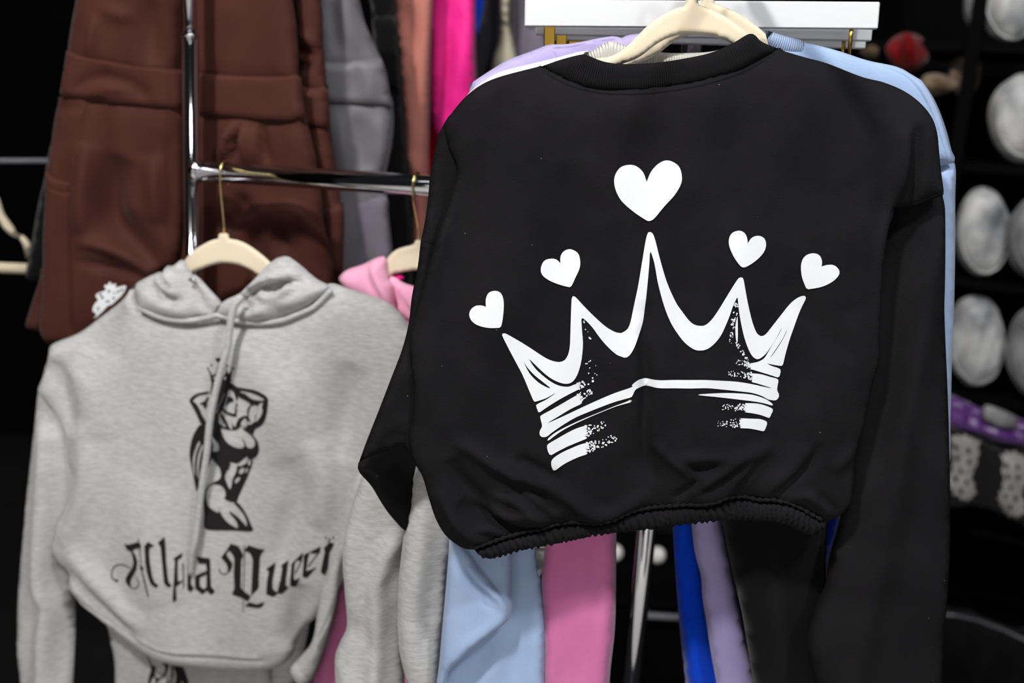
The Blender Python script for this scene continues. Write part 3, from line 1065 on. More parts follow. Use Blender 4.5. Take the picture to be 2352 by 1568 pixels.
CP = Plane(960, 1300, 1.145, 0, 4)
gc = thing('sweatshirt', at(985, 1900, 1.172), 'grey heather sleeve hanging next to the light blue sleeve under the black sweatshirt', 'sweatshirt', 'sweatshirts on the front arm')
cloth('sleeve', CP, [(985, 960), (1020, 800), (1060, 650), (1120, 650), (1090, 900), (1070, 1080), (1060, 1180), (1040, 1260), (1029, 1314), (1016, 1461), (1008, 1568), (1004, 1700), (970, 1700), (936, 1568), (924, 1524), (916, 1470), (913, 1411), (915, 1341),
                     (922, 1270), (931, 1200), (940, 1120), (952, 1064)], M_GREY, gc, T=.016, R=.03, res=.008,
      folds=[([(985, 1080), (965, 1250), (955, 1400), (975, 1568)], 26, .006), ([(1015, 1200), (1000, 1350), (985, 1500)], 20, -.004)], wav=waves(31, .003, .07))
cloth('body', CP, [(1060, 500), (1200, 420), (1750, 420), (1850, 500), (1860, 1040), (1700, 1060), (1200, 1060), (1060, 1060), (1030, 960)], M_GREY, gc, T=.009, R=.03, res=.02, w=-.002)

WP = Plane(1400, 300, 1.172, 0, 4)
wh = thing('sweatshirt', at(1400, 1150, 1.185), 'white sweatshirt behind the light blue one, only its left shoulder and ribbed neck visible', 'sweatshirt', 'sweatshirts on the front arm')
cloth('body', WP, [(1076, 214), (1086, 204), (1120, 180), (1154, 163), (1213, 148), (1264, 136), (1315, 123), (1352, 117), (1420, 150), (1600, 150), (1760, 160), (2000, 240), (2080, 400), (1990, 900), (1950, 1050),
                   (1100, 1080), (1060, 900), (1040, 500), (1040, 300)], M_WHITE, wh, T=.008, R=.02, res=.013)
cloth('collar', WP, [(1340, 124), (1358, 118), (1380, 104), (1395, 95), (1410, 96), (1428, 101), (1462, 113), (1508, 119), (1559, 122), (1630, 119), (1690, 108), (1712, 150), (1600, 176), (1400, 170)], M_WHITERIB, wh,
      T=.006, R=.01, res=.006, w=.004, center=[(1345, 150), (1400, 138), (1460, 145), (1560, 148), (1640, 145), (1705, 130)])
cloth('sleeve', WP, [(1228, 1130), (1262, 1130), (1257, 1230), (1250, 1275), (1243, 1318), (1236, 1318), (1230, 1250)], M_WHITE, wh, T=.005, R=.01, res=.008, w=.008)

LP = Plane(1300, 300, 1.20, 0, 4)
li = thing('sweatshirt', at(1350, 1150, 1.21), 'lilac sweatshirt hindmost on the front arm, shoulder seam showing above the white one', 'sweatshirt', 'sweatshirts on the front arm')
cloth('body', LP, z('T', [(105, 1140), (130, 1125), (300, 1010), (450, 910), (600, 820), (750, 760), (950, 690), (1180, 600), (1240, 600), (1400, 600), (1600, 570), (1900, 510), (2070, 488), (2110, 500), (2130, 530),
                          (2200, 490), (2300, 465), (2500, 470)]) + [(1500, 120), (1700, 160), (1950, 260), (2000, 900), (1150, 1000), (1060, 700), (1060, 300), (1078, 225)], M_LILAC, li, T=.008, R=.018, res=.008,
      seams=[(z('T', [(1250, 670), (1500, 640), (1800, 575), (2120, 545)]), 2.5, -.0018), (z('T', [(1200, 600), (1240, 700), (1260, 780)]), 2.5, -.0012)],
      folds=[(z('T', [(1250, 630), (1600, 600), (2080, 510)]), 7, .004)], wav=waves(33, .003, .06))

GB = Plane(850, 1300, 1.20, 0, 3)
gb = thing('sweatshirt', at(850, 1900, 1.235), 'grey heather sleeve hanging below the elbow of the black sweatshirt', 'sweatshirt', 'sweatshirts on the front arm')
cloth('sleeve', GB, [(868, 1000), (905, 900), (945, 780), (975, 660), (1010, 560), (1090, 560), (1060, 800), (990, 960), (955, 1060), (945, 1150), (935, 1294), (930, 1400), (928, 1480), (930, 1568), (935, 1700), (775, 1700), (770, 1568), (769, 1540), (770, 1503), (783, 1470), (797, 1435), (793, 1364), (788, 1294),
                     (790, 1247), (800, 1190), (825, 1110)], M_GREY, gb, T=.016, R=.03, res=.008,
      folds=[([(905, 1240), (870, 1330), (872, 1388), (866, 1500), (868, 1700)], 34, .018, 'tent'), ([(800, 1420), (835, 1440), (865, 1490)], 22, -.006), ([(800, 1200), (812, 1300), (815, 1420)], 26, .004),
             ([(770, 1520), (800, 1560), (820, 1640)], 20, .004)], wav=waves(41, .003, .06))
cloth('body', GB, [(1010, 560), (1060, 460), (1200, 420), (1600, 420), (1620, 1090), (1250, 1130), (1000, 1130), (930, 1000)], M_GREY, gb, T=.008, R=.03, res=.02, w=-.002)

# ------------------------------------------------------------------ trousers hung low behind the sweatshirts
PP = Plane(1330, 1400, 1.13, 0, 0)
pk = thing('joggers', at(1330, 2300, 1.235), 'pink jogger trousers hanging below the hem beside the chrome post', 'trousers', 'trousers behind the black sweatshirt')
cloth('leg', PP, [(1255, 1130), (1418, 1130), (1416, 1220), (1415, 1350), (1412, 1450), (1400, 1568), (1396, 1750), (1246, 1750), (1248, 1568), (1250, 1440), (1244, 1330), (1252, 1240)], M_PINK, pk, T=.014, R=.03, res=.008,
      folds=[([(1392, 1150), (1388, 1350), (1374, 1568), (1370, 1750)], 26, .006), ([(1365, 1150), (1360, 1400), (1345, 1600)], 16, -.004), ([(1262, 1440), (1272, 1490), (1258, 1600)], 14, .006)], wav=waves(51, .003, .07))
cloth('leg', PP, [(1120, 1130), (1255, 1130), (1250, 1300), (1246, 1750), (1120, 1750)], M_PINK, pk, T=.010, R=.03, res=.014, w=-.055)

JP = Plane(1600, 1400, 1.19, 0, 0)
cb = thing('joggers', at(1700, 2300, 1.285), 'cobalt blue trousers with a thin strip showing beside the lilac pair', 'trousers', 'trousers behind the black sweatshirt')
cloth('leg', JP, z('B', [(1012, 120), (1015, 330), (1030, 600), (1045, 800), (1070, 1100), (1100, 1376), (1130, 1700), (1500, 1700), (1380, 1376), (1280, 1000), (1220, 600), (1180, 330), (1165, 120)]), M_COBALT, cb, T=.010, R=.02, res=.009,
      folds=[(z('B', [(1120, 900), (1150, 1100), (1200, 1500)]), 14, .008), (z('B', [(1080, 300), (1110, 600), (1180, 900)]), 16, -.005)])
cloth('leg', JP, [(1860, 1130), (1930, 1130), (1926, 1195), (1919, 1228), (1900, 1290), (1880, 1420), (1850, 1420), (1850, 1200)], M_COBALT, cb, T=.008, R=.015, res=.01)
JP2 = Plane(1620, 1400, 1.163, 0, 0)
l2 = thing('joggers', at(1640, 2300, 1.262), 'lilac trousers with one narrow leg showing beside the cobalt pair', 'trousers', 'trousers behind the black sweatshirt')
cloth('leg', JP2, z('B', [(1140, 110), (1142, 300), (1165, 500), (1205, 650), (1215, 800), (1240, 950), (1270, 1150), (1310, 1376), (1370, 1700), (1680, 1700), (1580, 1376), (1480, 950), (1410, 600), (1350, 300), (1340, 110)]), M_LILAC2, l2,
      T=.012, R=.025, res=.009, folds=[(z('B', [(1200, 480), (1260, 530), (1330, 560)]), 12, -.004)], wav=waves(54, .002, .09))
tp = Plane(1925, 1200, 1.215, 0, 0)
tt = thing('joggers', at(1935, 2300, 1.33), 'taupe trousers glimpsed as a sliver right of the hem', 'trousers', 'trousers behind the black sweatshirt')
cloth('leg', tp, [(1880, 1130), (1990, 1130), (1980, 1500), (1890, 1500)], M_TAUPE, tt, T=.008, R=.02, res=.015)
JP3 = Plane(1780, 1400, 1.122, 0, 0)
b3 = thing('joggers', at(1790, 2300, 1.225), 'black trousers hanging below the black sweatshirt hem', 'trousers', 'trousers behind the black sweatshirt')
cloth('leg', JP3, z('B', [(1345, 110), (1350, 280), (1410, 600), (1480, 900), (1560, 1376), (1620, 1750), (2300, 1750), (2200, 1376), (2060, 800), (2064, 300), (2060, 110)]), M_BLACK2, b3, T=.014, R=.03, res=.012,
      folds=[(z('B', [(1700, 200), (1760, 800), (1850, 1500)]), 30, -.008), (z('B', [(1550, 300), (1640, 800), (1740, 1500)]), 30, .006)], wav=waves(56, .004, .1))

# ------------------------------------------------------------------ white bar hangers with gold clips
bars = [((1204, 1), (2022, 2), (2012, 69), (1204, 63), 1.250, 'frontmost white lacquered bar hanger above the black sweatshirt'),
        ((1232, 12), (2001, 28), (2000, 95), (1232, 80), 1.285, 'second white lacquered bar hanger, just below the frontmost one'),
        ((1267, 30), (1988, 50), (1986, 113), (1267, 93), 1.315, 'hindmost white lacquered bar hanger, lowest of the three')]
for k, (a, b, c, d, dep, lab) in enumerate(bars):
    q = Plane((a[0] + c[0]) / 2, (a[1] + c[1]) / 2, dep, 0, 0)
    L = q.loc([a, b, c, d])
    ang = math.atan2(L[2][1] - L[3][1], L[2][0] - L[3][0])
    ux = q.u * math.cos(ang) + q.v * math.sin(ang)
    vx = q.v * math.cos(ang) - q.u * math.sin(ang)
    wd = np.hypot(*(L[2] - L[3]))
    hg = np.hypot(*(L[0] - L[3]))
    cc = q.o + q.u * float(L[:, 0].mean()) + q.v * float(L[:, 1].mean())
    t = thing('bar_hanger', cc - vx * (hg / 2), lab, 'hanger', 'white bar hangers')
    box('bar', cc, (wd, .012, hg), M_WHITEWOOD, t, bev=.0015, axes=(ux, -q.n, vx))
    top = cc + vx * (hg / 2)
    tube('hook', [top - vx * .01, top + vx * .05, top + vx * .08 + ux * .012, top + vx * .1, top + vx * .085 - ux * .015], .002, M_GOLD, t, 8)
    for sx in (-1, 1):
        e = cc + ux * (sx * (wd / 2 - (.030 if k == 0 else .022 + .01 * k))) - vx * (hg / 2 + .012)
        if sx < 0:
            box('clip', e - vx * .004, (.0135, .007, .034), M_GOLD, t, bev=.001, axes=(ux, -q.n, vx))
        else:
            tube('clip', [e + vx * .02, e - vx * .02], .0024, M_GOLD, t, 10)
    if k == 2:
        e = cc - ux * (wd / 2 - .035) - vx * (hg / 2 + .004)
        box('clip_jaw', e, (.03, .012, .012), M_GOLD, t, bev=.003, axes=(ux, -q.n, vx))

# ------------------------------------------------------------------ grey hoodie
HD = Plane(515, 545, 1.475, -10, 3)
hood = thing('hoodie', at(500, 1545, 1.45), 'grey heather cropped hoodie printed with a flexing figure and blackletter words', 'hoodie', 'hoodies on the crossbar')
ZH_ = lambda p: z('ZH', p)
Z4_ = lambda p: z('Z4', p)
hbody = cloth('body', HD, [(311, 653), (286, 684), (224, 730), (179, 765), (120, 791), (113, 815), (99, 865), (89, 896)] + Z4_([(220, 350), (262, 420), (290, 500), (302, 600), (300, 680), (282, 780), (252, 900), (235, 955), (252, 1010), (310, 1072), (315, 1130), (340, 1180),
              (420, 1270), (510, 1350), (600, 1420), (700, 1470), (850, 1500), (1000, 1515), (1150, 1510), (1230, 1490), (1290, 1440), (1320, 1350), (1420, 1250)])
              + [(790, 1330), (870, 1200), (960, 1000), (960, 800), (937, 745), (919, 719), (889, 694), (853, 679), (802, 663), (754, 651), (700, 690), (600, 720), (500, 728), (400, 722), (330, 700)], M_GREY, hood, T=.020, R=.05, res=.008, gain=1.7,
              folds=[([(185, 1060), (165, 1120), (145, 1200)], 14, -.010), ([(200, 960), (215, 1060), (200, 1160), (150, 1240)], 28, .008), ([(170, 1250), (240, 1330), (300, 1400), (340, 1440)], 20, .007),
                     ([(175, 1300), (220, 1360), (280, 1420), (330, 1450)], 10, -.008), ([(660, 1050), (690, 1130), (660, 1240), (640, 1320)], 35, -.010), ([(820, 830), (800, 930), (790, 1050)], 35, -.010),
                     ([(740, 1000), (760, 1120), (740, 1200)], 30, .008), ([(700, 1330), (690, 1400), (670, 1480)], 26, -.012), ([(140, 820), (160, 900), (180, 990)], 26, -.010), ([(300, 700), (240, 780), (200, 860)], 40, -.008),
                     ([(250, 800), (230, 900), (235, 1000)], 45, .006), ([(370, 1100), (350, 1250), (380, 1380)], 60, .006), ([(560, 760), (640, 900), (680, 1050)], 60, .006)],
              seams=[(Z4_([(320, 1150), (420, 1230), (560, 1330), (680, 1390), (800, 1425), (950, 1440), (1080, 1446), (1170, 1445)]), 3.2, -.003), (Z4_([(620, 1350), (720, 1395), (850, 1412), (1000, 1425), (1160, 1428)]), 4, .002),
                     ([(89, 896), (115, 933), (136, 969), (151, 1011), (157, 1063)], 3, -.0015)], wav=waves(61, .004, .16, 1.2))
cloth('sleeve', HD, [(113, 830), (99, 865), (89, 896), (86, 907), (78, 985), (68, 1089), (57, 1194), (47, 1298), (41, 1402), (41, 1507), (47, 1568), (50, 1700), (170, 1700), (167, 1568), (165, 1420), (160, 1340), (150, 1260), (190, 1100), (190, 980), (150, 880)],
      M_GREY, hood, T=.016, R=.035, res=.010, w=-.014, folds=[([(125, 1000), (118, 1160), (112, 1324), (130, 1387), (120, 1480), (118, 1700)], 34, .026, 'tent'), ([(140, 1280), (150, 1400), (145, 1560)], 24, -.012), ([(120, 880), (135, 960), (140, 1060)], 22, -.010)], wav=waves(62, .003, .09))
cloth('sleeve', HD, z('S', [(800, -500), (1000, -300), (900, 100), (645, 350), (592, 640), (562, 800), (512, 1000), (440, 1250), (330, 1510), (250, 1590), (170, 1560), (100, 1445), (110, 1420), (230, 1290), (342, 1135), (388, 850), (430, 620), (500, 420), (562, 250), (620, 0), (680, -300)]),
      M_GREY, hood, T=.014, R=.03, res=.007, w=.016, folds=[(z('S', [(640, 350), (590, 500), (570, 700), (480, 1000), (330, 1260), (250, 1380)]), 14, .006)],
      seams=[(z('S', [(565, 740), (500, 930), (420, 1100), (340, 1240), (240, 1380)]), 2.6, -.003), (z('S', [(190, 1370), (280, 1470)]), 2.6, -.002)], wav=waves(63, .002, .06))
# hood: two fallen halves and the inside of the far half
hl = cloth('hood_half', HD, ZH_([(45, 800), (60, 770), (180, 705), (290, 655), (330, 650), (370, 590), (440, 588), (500, 545), (545, 515), (590, 590), (640, 670), (720, 830), (790, 960), (840, 1040), (885, 1105),
                                 (780, 1130), (660, 1150), (560, 1150), (420, 1145), (300, 1130), (180, 1092), (100, 1050), (85, 950), (60, 870)]), M_GREY, hood, T=.017, R=.03, res=.006, w=.010, gain=1.3,
           folds=[(ZH_([(370, 600), (400, 660), (480, 740), (560, 790)]), 7, .009), (ZH_([(300, 660), (360, 740), (460, 830), (580, 870)]), 8, .009), (ZH_([(330, 640), (380, 720), (480, 800)]), 5, -.009),
                  (ZH_([(250, 760), (350, 860), (500, 930), (640, 970)]), 10, -.006), (ZH_([(180, 850), (300, 950), (500, 1040), (700, 1060)]), 22, .006)], wav=waves(64, .002, .05))
hr = cloth('hood_half', HD, ZH_([(885, 1105), (905, 1050), (940, 985), (1050, 920), (1140, 885), (1210, 840), (1320, 690), (1450, 560), (1530, 505), (1620, 490), (1690, 525), (1800, 610), (1900, 700), (1950, 735), (2010, 765), (2065, 800), (2060, 850),
                                 (1950, 960), (1850, 1040), (1700, 1100), (1550, 1160), (1350, 1190), (1150, 1180), (1000, 1140)]), M_GREY, hood, T=.020, R=.03, res=.006, w=.010, gain=1.3,
           folds=[(ZH_([(940, 1000), (1120, 905), (1300, 800), (1480, 730), (1680, 710), (1880, 715)]), 11, .014), (ZH_([(1180, 940), (1300, 860), (1480, 770), (1700, 735), (1850, 735)]), 7, -.020),
                  (ZH_([(1640, 740), (1560, 830), (1480, 850), (1420, 840)]), 7, -.014), (ZH_([(1780, 760), (1600, 860), (1450, 880), (1380, 830), (1400, 780)]), 8, .010),
                  (ZH_([(2000, 800), (1850, 900), (1650, 960), (1400, 930)]), 15, .006), (ZH_([(1200, 1080), (1400, 1050), (1550, 1060)]), 14, .008), (ZH_([(1180, 930), (1220, 990), (1350, 1010)]), 11, -.010)],
           wav=waves(65, .002, .06))
cloth('hood_lining', HD, ZH_([(600, 640), (660, 680), (720, 720), (820, 830), (950, 980), (915, 1040), (885, 1105), (800, 1100), (650, 800)]), M_GREY, hood, T=.004, R=.01, res=.007, w=-.006)
seam_px = ZH_([(60, 1030), (180, 1096), (300, 1140), (420, 1162), (560, 1170), (700, 1150), (800, 1128), (885, 1115), (1000, 1150), (1150, 1182), (1350, 1192), (1550, 1165), (1700, 1108), (1850, 1046), (1950, 965), (2060, 850)])
_q = HD.loc(catmull(seam_px, False, 3), .03)
tube('neck_seam', [Vector(v) for v in HD.world(np.c_[_q, np.maximum(hbody.top(_q), .018) + .003])], .0042, M_GREY, hood, 8)
cord_px = [(556, 683), (550, 694), (545, 705), (539, 734), (534, 767), (530, 798), (512, 856), (498, 912), (487, 968), (479, 1038), (467, 1109), (459, 1165), (448, 1240), (437, 1279), (430, 1325)]
_q = HD.loc(catmull(cord_px, False, 4), .035)
_lift = np.interp(np.linspace(0, 1, len(_q)), [0, .05, .2, .6, .9, 1], [.022, .030, .032, .026, .016, .008])
tube('drawstring', [Vector(v) for v in HD.world(np.c_[_q, .016 + _lift])], .0052, M_GREY, hood, 10,
     ra=list(np.interp(np.linspace(0, 1, len(_q)), [0, .85, .95, 1], [.0056, .0052, .0045, .0035])))
# grommet
_g = HD.loc([(434, 651)], .026)[0]
_gw = float(hl.top(_g[None])[0]) + .0006
gp = [HD.world(np.r_[_g + np.array([.0056 * math.cos(a), .0062 * math.sin(a)]), _gw][None])[0] for a in np.linspace(0, 2 * math.pi, 25)]
tube('grommet', gp, .0016, M_SILVER, hood, 8, cap=False)
hanger('coat_hanger', HD.shifted(-.004), ZH_([(915, 262), (945, 250), (1000, 252), (1020, 268), (1028, 305), (1120, 325), (1220, 370), (1330, 445), (1450, 550), (1560, 680), (1700, 840), (1660, 880), (1500, 780), (1330, 690), (1250, 635), (1150, 590), (1050, 565),
                                              (950, 560), (850, 580), (740, 620), (640, 668), (560, 760), (420, 900), (380, 860), (450, 720), (550, 550), (630, 450), (740, 375), (840, 325), (908, 305)]), (515, 538),
       'beige velvet hanger with pale gold hook holding the grey hoodie', hook_c=bar_point(519), hook_r=.0175, w=-.004, group='beige velvet hangers')
# figure print
FG = lambda p: z('FG', p)
fig = []
def S_(o, *h):
    fig.append((FG(o), [FG(x) for x in h]))
S_([(240, 612), (205, 650), (175, 710), (156, 790), (150, 860), (165, 950), (185, 1050), (198, 1120), (210, 1158), (235, 1085), (275, 1050), (300, 960), (328, 890), (340, 800), (330, 720), (340, 640), (290, 640)],
   [(222, 745), (192, 820), (176, 900), (182, 990), (198, 1035), (192, 940), (205, 840), (236, 765)], [(248, 775), (218, 860), (208, 950), (216, 1040), (226, 1050), (226, 960), (242, 850), (262, 790)])
S_([(145, 415), (180, 375), (230, 355), (300, 346), (302, 362), (240, 372), (200, 390), (172, 425), (200, 440), (235, 500), (245, 530), (292, 610), (282, 632), (240, 605), (200, 520), (165, 460)])
S_([(225, 440), (262, 428), (295, 383), (302, 400), (290, 425), (282, 480), (268, 488), (262, 462), (250, 455)])
S_([(308, 200), (330, 215), (345, 205), (358, 192), (378, 130), (388, 130), (386, 190), (420, 215), (440, 190), (450, 140), (458, 190), (475, 195), (505, 160), (492, 200), (486, 250), (480, 275), (440, 330), (400, 420), (360, 500), (355, 620), (300, 640), (300, 560), (320, 440), (315, 340), (322, 290), (318, 250)],
   [(335, 225), (362, 228), (358, 242), (338, 242)], [(425, 225), (440, 222), (440, 245), (425, 245)], [(345, 300), (375, 270), (365, 330), (335, 400)])
for (cx, cy, r) in ((292, 155, 8), (322, 130, 8), (452, 130, 11), (506, 155, 11)):
    S_([(cx + r * math.cos(a), cy + r * math.sin(a)) for a in np.linspace(0, 5.6, 8)])
S_([(378, 106), (360, 90), (357, 74), (368, 66), (379, 74), (390, 66), (400, 76), (396, 90)])
S_([(295, 160), (300, 160), (322, 205), (308, 200)])
S_([(400, 300), (480, 275), (520, 295), (545, 320), (535, 350), (540, 390), (534, 420), (525, 420), (518, 385), (500, 345), (470, 328), (455, 360), (440, 410), (400, 470), (362, 502), (400, 430), (430, 360), (415, 330)])
S_([(440, 405), (425, 470), (405, 510), (385, 530), (385, 600), (395, 640), (350, 640), (340, 600), (360, 520), (400, 470)])
S_([(455, 385), (480, 392), (502, 400), (495, 432), (480, 428), (462, 440), (440, 468), (445, 425)])
S_([(522, 430), (537, 462), (528, 472), (515, 488), (532, 496), (524, 520), (527, 545), (500, 552), (440, 527), (408, 497), (414, 480), (450, 510), (500, 528), (513, 520), (510, 495), (512, 480), (520, 460)])
S_([(398, 515), (440, 580), (470, 650), (490, 660), (482, 600), (500, 630), (530, 640), (540, 650), (480, 665), (400, 640), (385, 610), (440, 640), (420, 600), (395, 550)])
S_([(520, 310), (600, 315), (680, 325), (740, 345), (790, 375), (805, 400), (800, 450), (785, 530), (760, 590), (720, 630), (680, 650), (662, 690), (650, 700), (640, 680), (620, 690), (600, 660), (612, 620), (650, 610), (680, 585), (680, 560), (705, 500), (712, 455),
    (660, 455), (640, 480), (626, 520), (626, 560), (645, 590), (622, 590), (614, 540), (620, 480), (648, 448), (600, 415), (545, 388), (535, 350)],
   [(560, 338), (620, 342), (700, 362), (775, 400), (740, 412), (690, 408), (650, 395), (600, 360), (558, 350)], [(735, 430), (762, 425), (745, 470), (755, 490), (735, 540), (690, 590), (682, 580), (705, 500), (715, 455)])
S_([(520, 610), (540, 570), (580, 546), (625, 548), (625, 575), (602, 600), (600, 650), (612, 690), (575, 640), (550, 630), (545, 650), (515, 640)], [(555, 620), (570, 580), (600, 562), (606, 585), (598, 640), (575, 632)])
S_([(330, 640), (395, 640), (398, 660), (420, 720), (450, 765), (500, 800), (550, 812), (582, 800), (580, 765), (560, 720), (590, 765), (605, 802), (640, 812), (668, 792), (672, 750), (635, 700), (560, 650), (640, 690), (690, 745), (706, 800), (700, 850), (670, 890), (645, 902), (650, 930),
    (610, 1040), (570, 1130), (540, 1200), (512, 1252), (430, 1225), (437, 1190), (430, 1150), (400, 1112), (350, 1100), (312, 1112), (292, 1150), (284, 1200), (292, 1262), (270, 1250), (264, 1180), (290, 1120), (340, 1085), (390, 1058), (400, 1020), (390, 970), (360, 930), (330, 885), (325, 835), (372, 835),
    (385, 800), (372, 760), (345, 730), (330, 700)],
   [(465, 925), (500, 930), (530, 935), (600, 882), (612, 895), (600, 930), (550, 960), (525, 950), (518, 1000), (490, 1060), (480, 1120), (468, 1145), (440, 1080), (430, 1040), (445, 1000), (440, 990), (470, 980), (455, 960), (478, 955)],
   [(545, 985), (580, 970), (582, 1000), (560, 1020), (540, 1018)], [(595, 980), (612, 975), (606, 1005), (590, 1015)], [(512, 1065), (545, 1045), (545, 1070), (510, 1100)], [(612, 920), (625, 900), (634, 920), (625, 955), (612, 950)])
S_([(262, 1200), (290, 1262), (330, 1305), (385, 1332), (383, 1290), (400, 1340), (450, 1410), (530, 1462), (522, 1410), (458, 1322), (520, 1360), (570, 1410), (605, 1450), (600, 1400), (570, 1340), (520, 1280), (500, 1250), (520, 1245), (570, 1300), (610, 1370), (635, 1430), (650, 1488), (500, 1480), (330, 1475), (280, 1465), (262, 1440), (268, 1350)])
S_([(410, 1105), (435, 1120), (450, 1160), (440, 1160), (425, 1130)])
decal('figure_print', hbody, fig, M_BLACKPRINT, hood, res=.007, lift=.0012)
Q = lambda p: z('Q', p)
let = []
def L_(o, *h):
    let.append((Q(o), [Q(x) for x in h]))
L_([(215, 172), (250, 182), (370, 145), (390, 165), (400, 195), (340, 210), (302, 228), (335, 262), (358, 330), (345, 400), (310, 460), (275, 510), (264, 555), (282, 582), (245, 576), (215, 545), (216, 500), (250, 450), (300, 390), (315, 340), (305, 275), (285, 235), (245, 232)])
L_([(362, 110), (372, 110), (385, 200), (398, 368), (425, 385), (405, 405), (430, 500), (458, 660), (448, 660), (420, 520), (395, 405), (378, 383), (390, 365), (376, 200)])
L_([(425, 182), (460, 143), (520, 185), (477, 195), (470, 240), (480, 350), (500, 470), (520, 520), (555, 545), (530, 572), (480, 530), (455, 450), (435, 330), (430, 220)])
L_(stroke([(285, 402), (220, 380), (150, 380), (95, 410), (74, 470), (85, 518), (125, 535)], 9, 12))
L_(stroke([(115, 530), (135, 540)], 26))
L_(stroke([(330, 470), (362, 520), (350, 568), (300, 592), (250, 578)], 8))
L_([(543, 155), (600, 103), (608, 200), (615, 330), (630, 480), (642, 535), (667, 550), (640, 580), (600, 537), (590, 430), (577, 300), (566, 195)])
L_([(672, 310), (750, 262), (745, 312), (712, 320), (710, 420), (715, 525), (757, 515), (720, 560), (697, 572), (702, 690), (680, 722), (668, 700), (680, 500), (687, 330)])
L_(stroke([(752, 350), (758, 450), (760, 600)], 10))
L_([(800, 312), (832, 290), (826, 420), (822, 555), (852, 600), (815, 634), (790, 600), (796, 450)])
L_([(873, 303), (1000, 323), (998, 470), (1002, 585), (1042, 633), (1000, 667), (962, 622), (925, 662), (858, 602), (858, 480), (930, 452), (965, 440), (960, 372), (895, 370)], [(963, 472), (900, 500), (900, 578), (935, 612), (960, 590)])
L_([(1190, 183), (1260, 205), (1285, 240), (1312, 300), (1290, 322), (1285, 580), (1312, 620), (1385, 663), (1355, 713), (1300, 682), (1200, 655), (1226, 600), (1220, 450), (1226, 320), (1200, 270), (1172, 245), (1150, 285), (1212, 370), (1192, 430), (1160, 462), (1165, 420), (1150, 370), (1100, 312), (1150, 250)])
L_(stroke([(1170, 448), (1130, 470), (1090, 450), (1082, 412)], 9))
L_([(1312, 262), (1350, 198), (1470, 243), (1500, 245), (1465, 287), (1455, 330), (1456, 590), (1385, 663), (1390, 600), (1395, 330), (1370, 272), (1330, 252)])
L_(stroke([(1318, 190), (1316, 500), (1310, 820)], 8, 5))
L_([(1325, 760), (1370, 718), (1440, 740), (1512, 716), (1500, 752), (1460, 774), (1400, 766), (1350, 760)])
L_([(1508, 430), (1587, 373), (1580, 500), (1582, 600), (1625, 636), (1645, 540), (1650, 430), (1638, 402), (1707, 353), (1700, 480), (1696, 578), (1722, 600), (1660, 657), (1632, 640), (1590, 677), (1524, 645), (1532, 520), (1535, 442)])
L_([(1742, 382), (1862, 263), (1850, 332), (1840, 352), (1800, 340), (1776, 370), (1770, 470), (1776, 530), (1837, 498), (1780, 602), (1733, 592), (1740, 470)])
L_(stroke([(1850, 335), (1780, 470)], 9))
L_([(1868, 290), (2032, 203), (2020, 267), (1960, 272), (1925, 262), (1905, 330), (1890, 442), (1992, 398), (1900, 502), (1853, 495), (1865, 380)])
L_(stroke([(2010, 265), (1905, 400)], 9))
L_([(2058, 222), (2110, 168), (2152, 180), (2142, 212), (2110, 262), (2097, 360), (2090, 420), (2062, 482), (2023, 450), (2050, 330), (2066, 262)])
for (cx, cy) in ((2078, 128), (2112, 142), (2146, 126)):
    L_([(cx + 9 * math.cos(a), cy + 12 * math.sin(a)) for a in np.linspace(0, 5.6, 8)])
L_(stroke([(2100, 150), (2112, 180)], 10))
decal('lettering_print', hbody, let, M_BLACKPRINT, hood, res=.007, lift=.0012, smooth=False)

# matching joggers under the hoodie
JG = Plane(470, 1540, 1.495, -10, 0)
jog = thing('joggers', at(470, 2200, 1.49), 'grey heather jogger trousers hanging under the grey hoodie', 'trousers')
jl = cloth('leg', JG, z('JG', [(0, -400), (40, -50), (80, 150), (120, 350), (128, 578), (140, 1200), (1880, 1200), (1870, 500), (1850, 300), (2100, 100), (2160, -400)]), M_GREY, jog, T=.014, R=.03, res=.011,
           seams=[(z('JG', [(1860, 300), (1866, 420), (1870, 580)]), 3, -.002)], wav=waves(71, .003, .12))
cloth('leg', JG, z('JG', [(1860, -300), (2300, -300), (2200, 400), (2080, 700), (2060, 1200), (1880, 1200)]), M_GREY, jog, T=.012, R=.03, res=.014, w=-.012)
jl_s = [(z('JG', o), []) for o in (
    [(468, 268), (530, 350), (545, 385), (575, 375), (585, 420), (575, 470), (600, 510), (650, 500), (690, 440), (690, 380), (650, 340), (730, 360), (715, 440), (690, 490), (640, 525), (605, 560), (600, 640), (580, 640), (585, 540), (555, 500), (500, 620), (490, 560), (515, 460), (530, 400)],
    [(780, 375), (870, 400), (900, 470), (940, 600), (900, 640), (860, 560), (850, 640), (790, 640), (805, 500)],
    [(755, 370), (770, 370), (780, 480), (765, 560), (740, 640), (720, 640), (755, 540)], [(690, 600), (720, 540), (735, 545), (705, 640), (680, 640)])]
decal('figure_print', jl, jl_s, M_BLACKPRINT, jog, res=.008, lift=.0012)

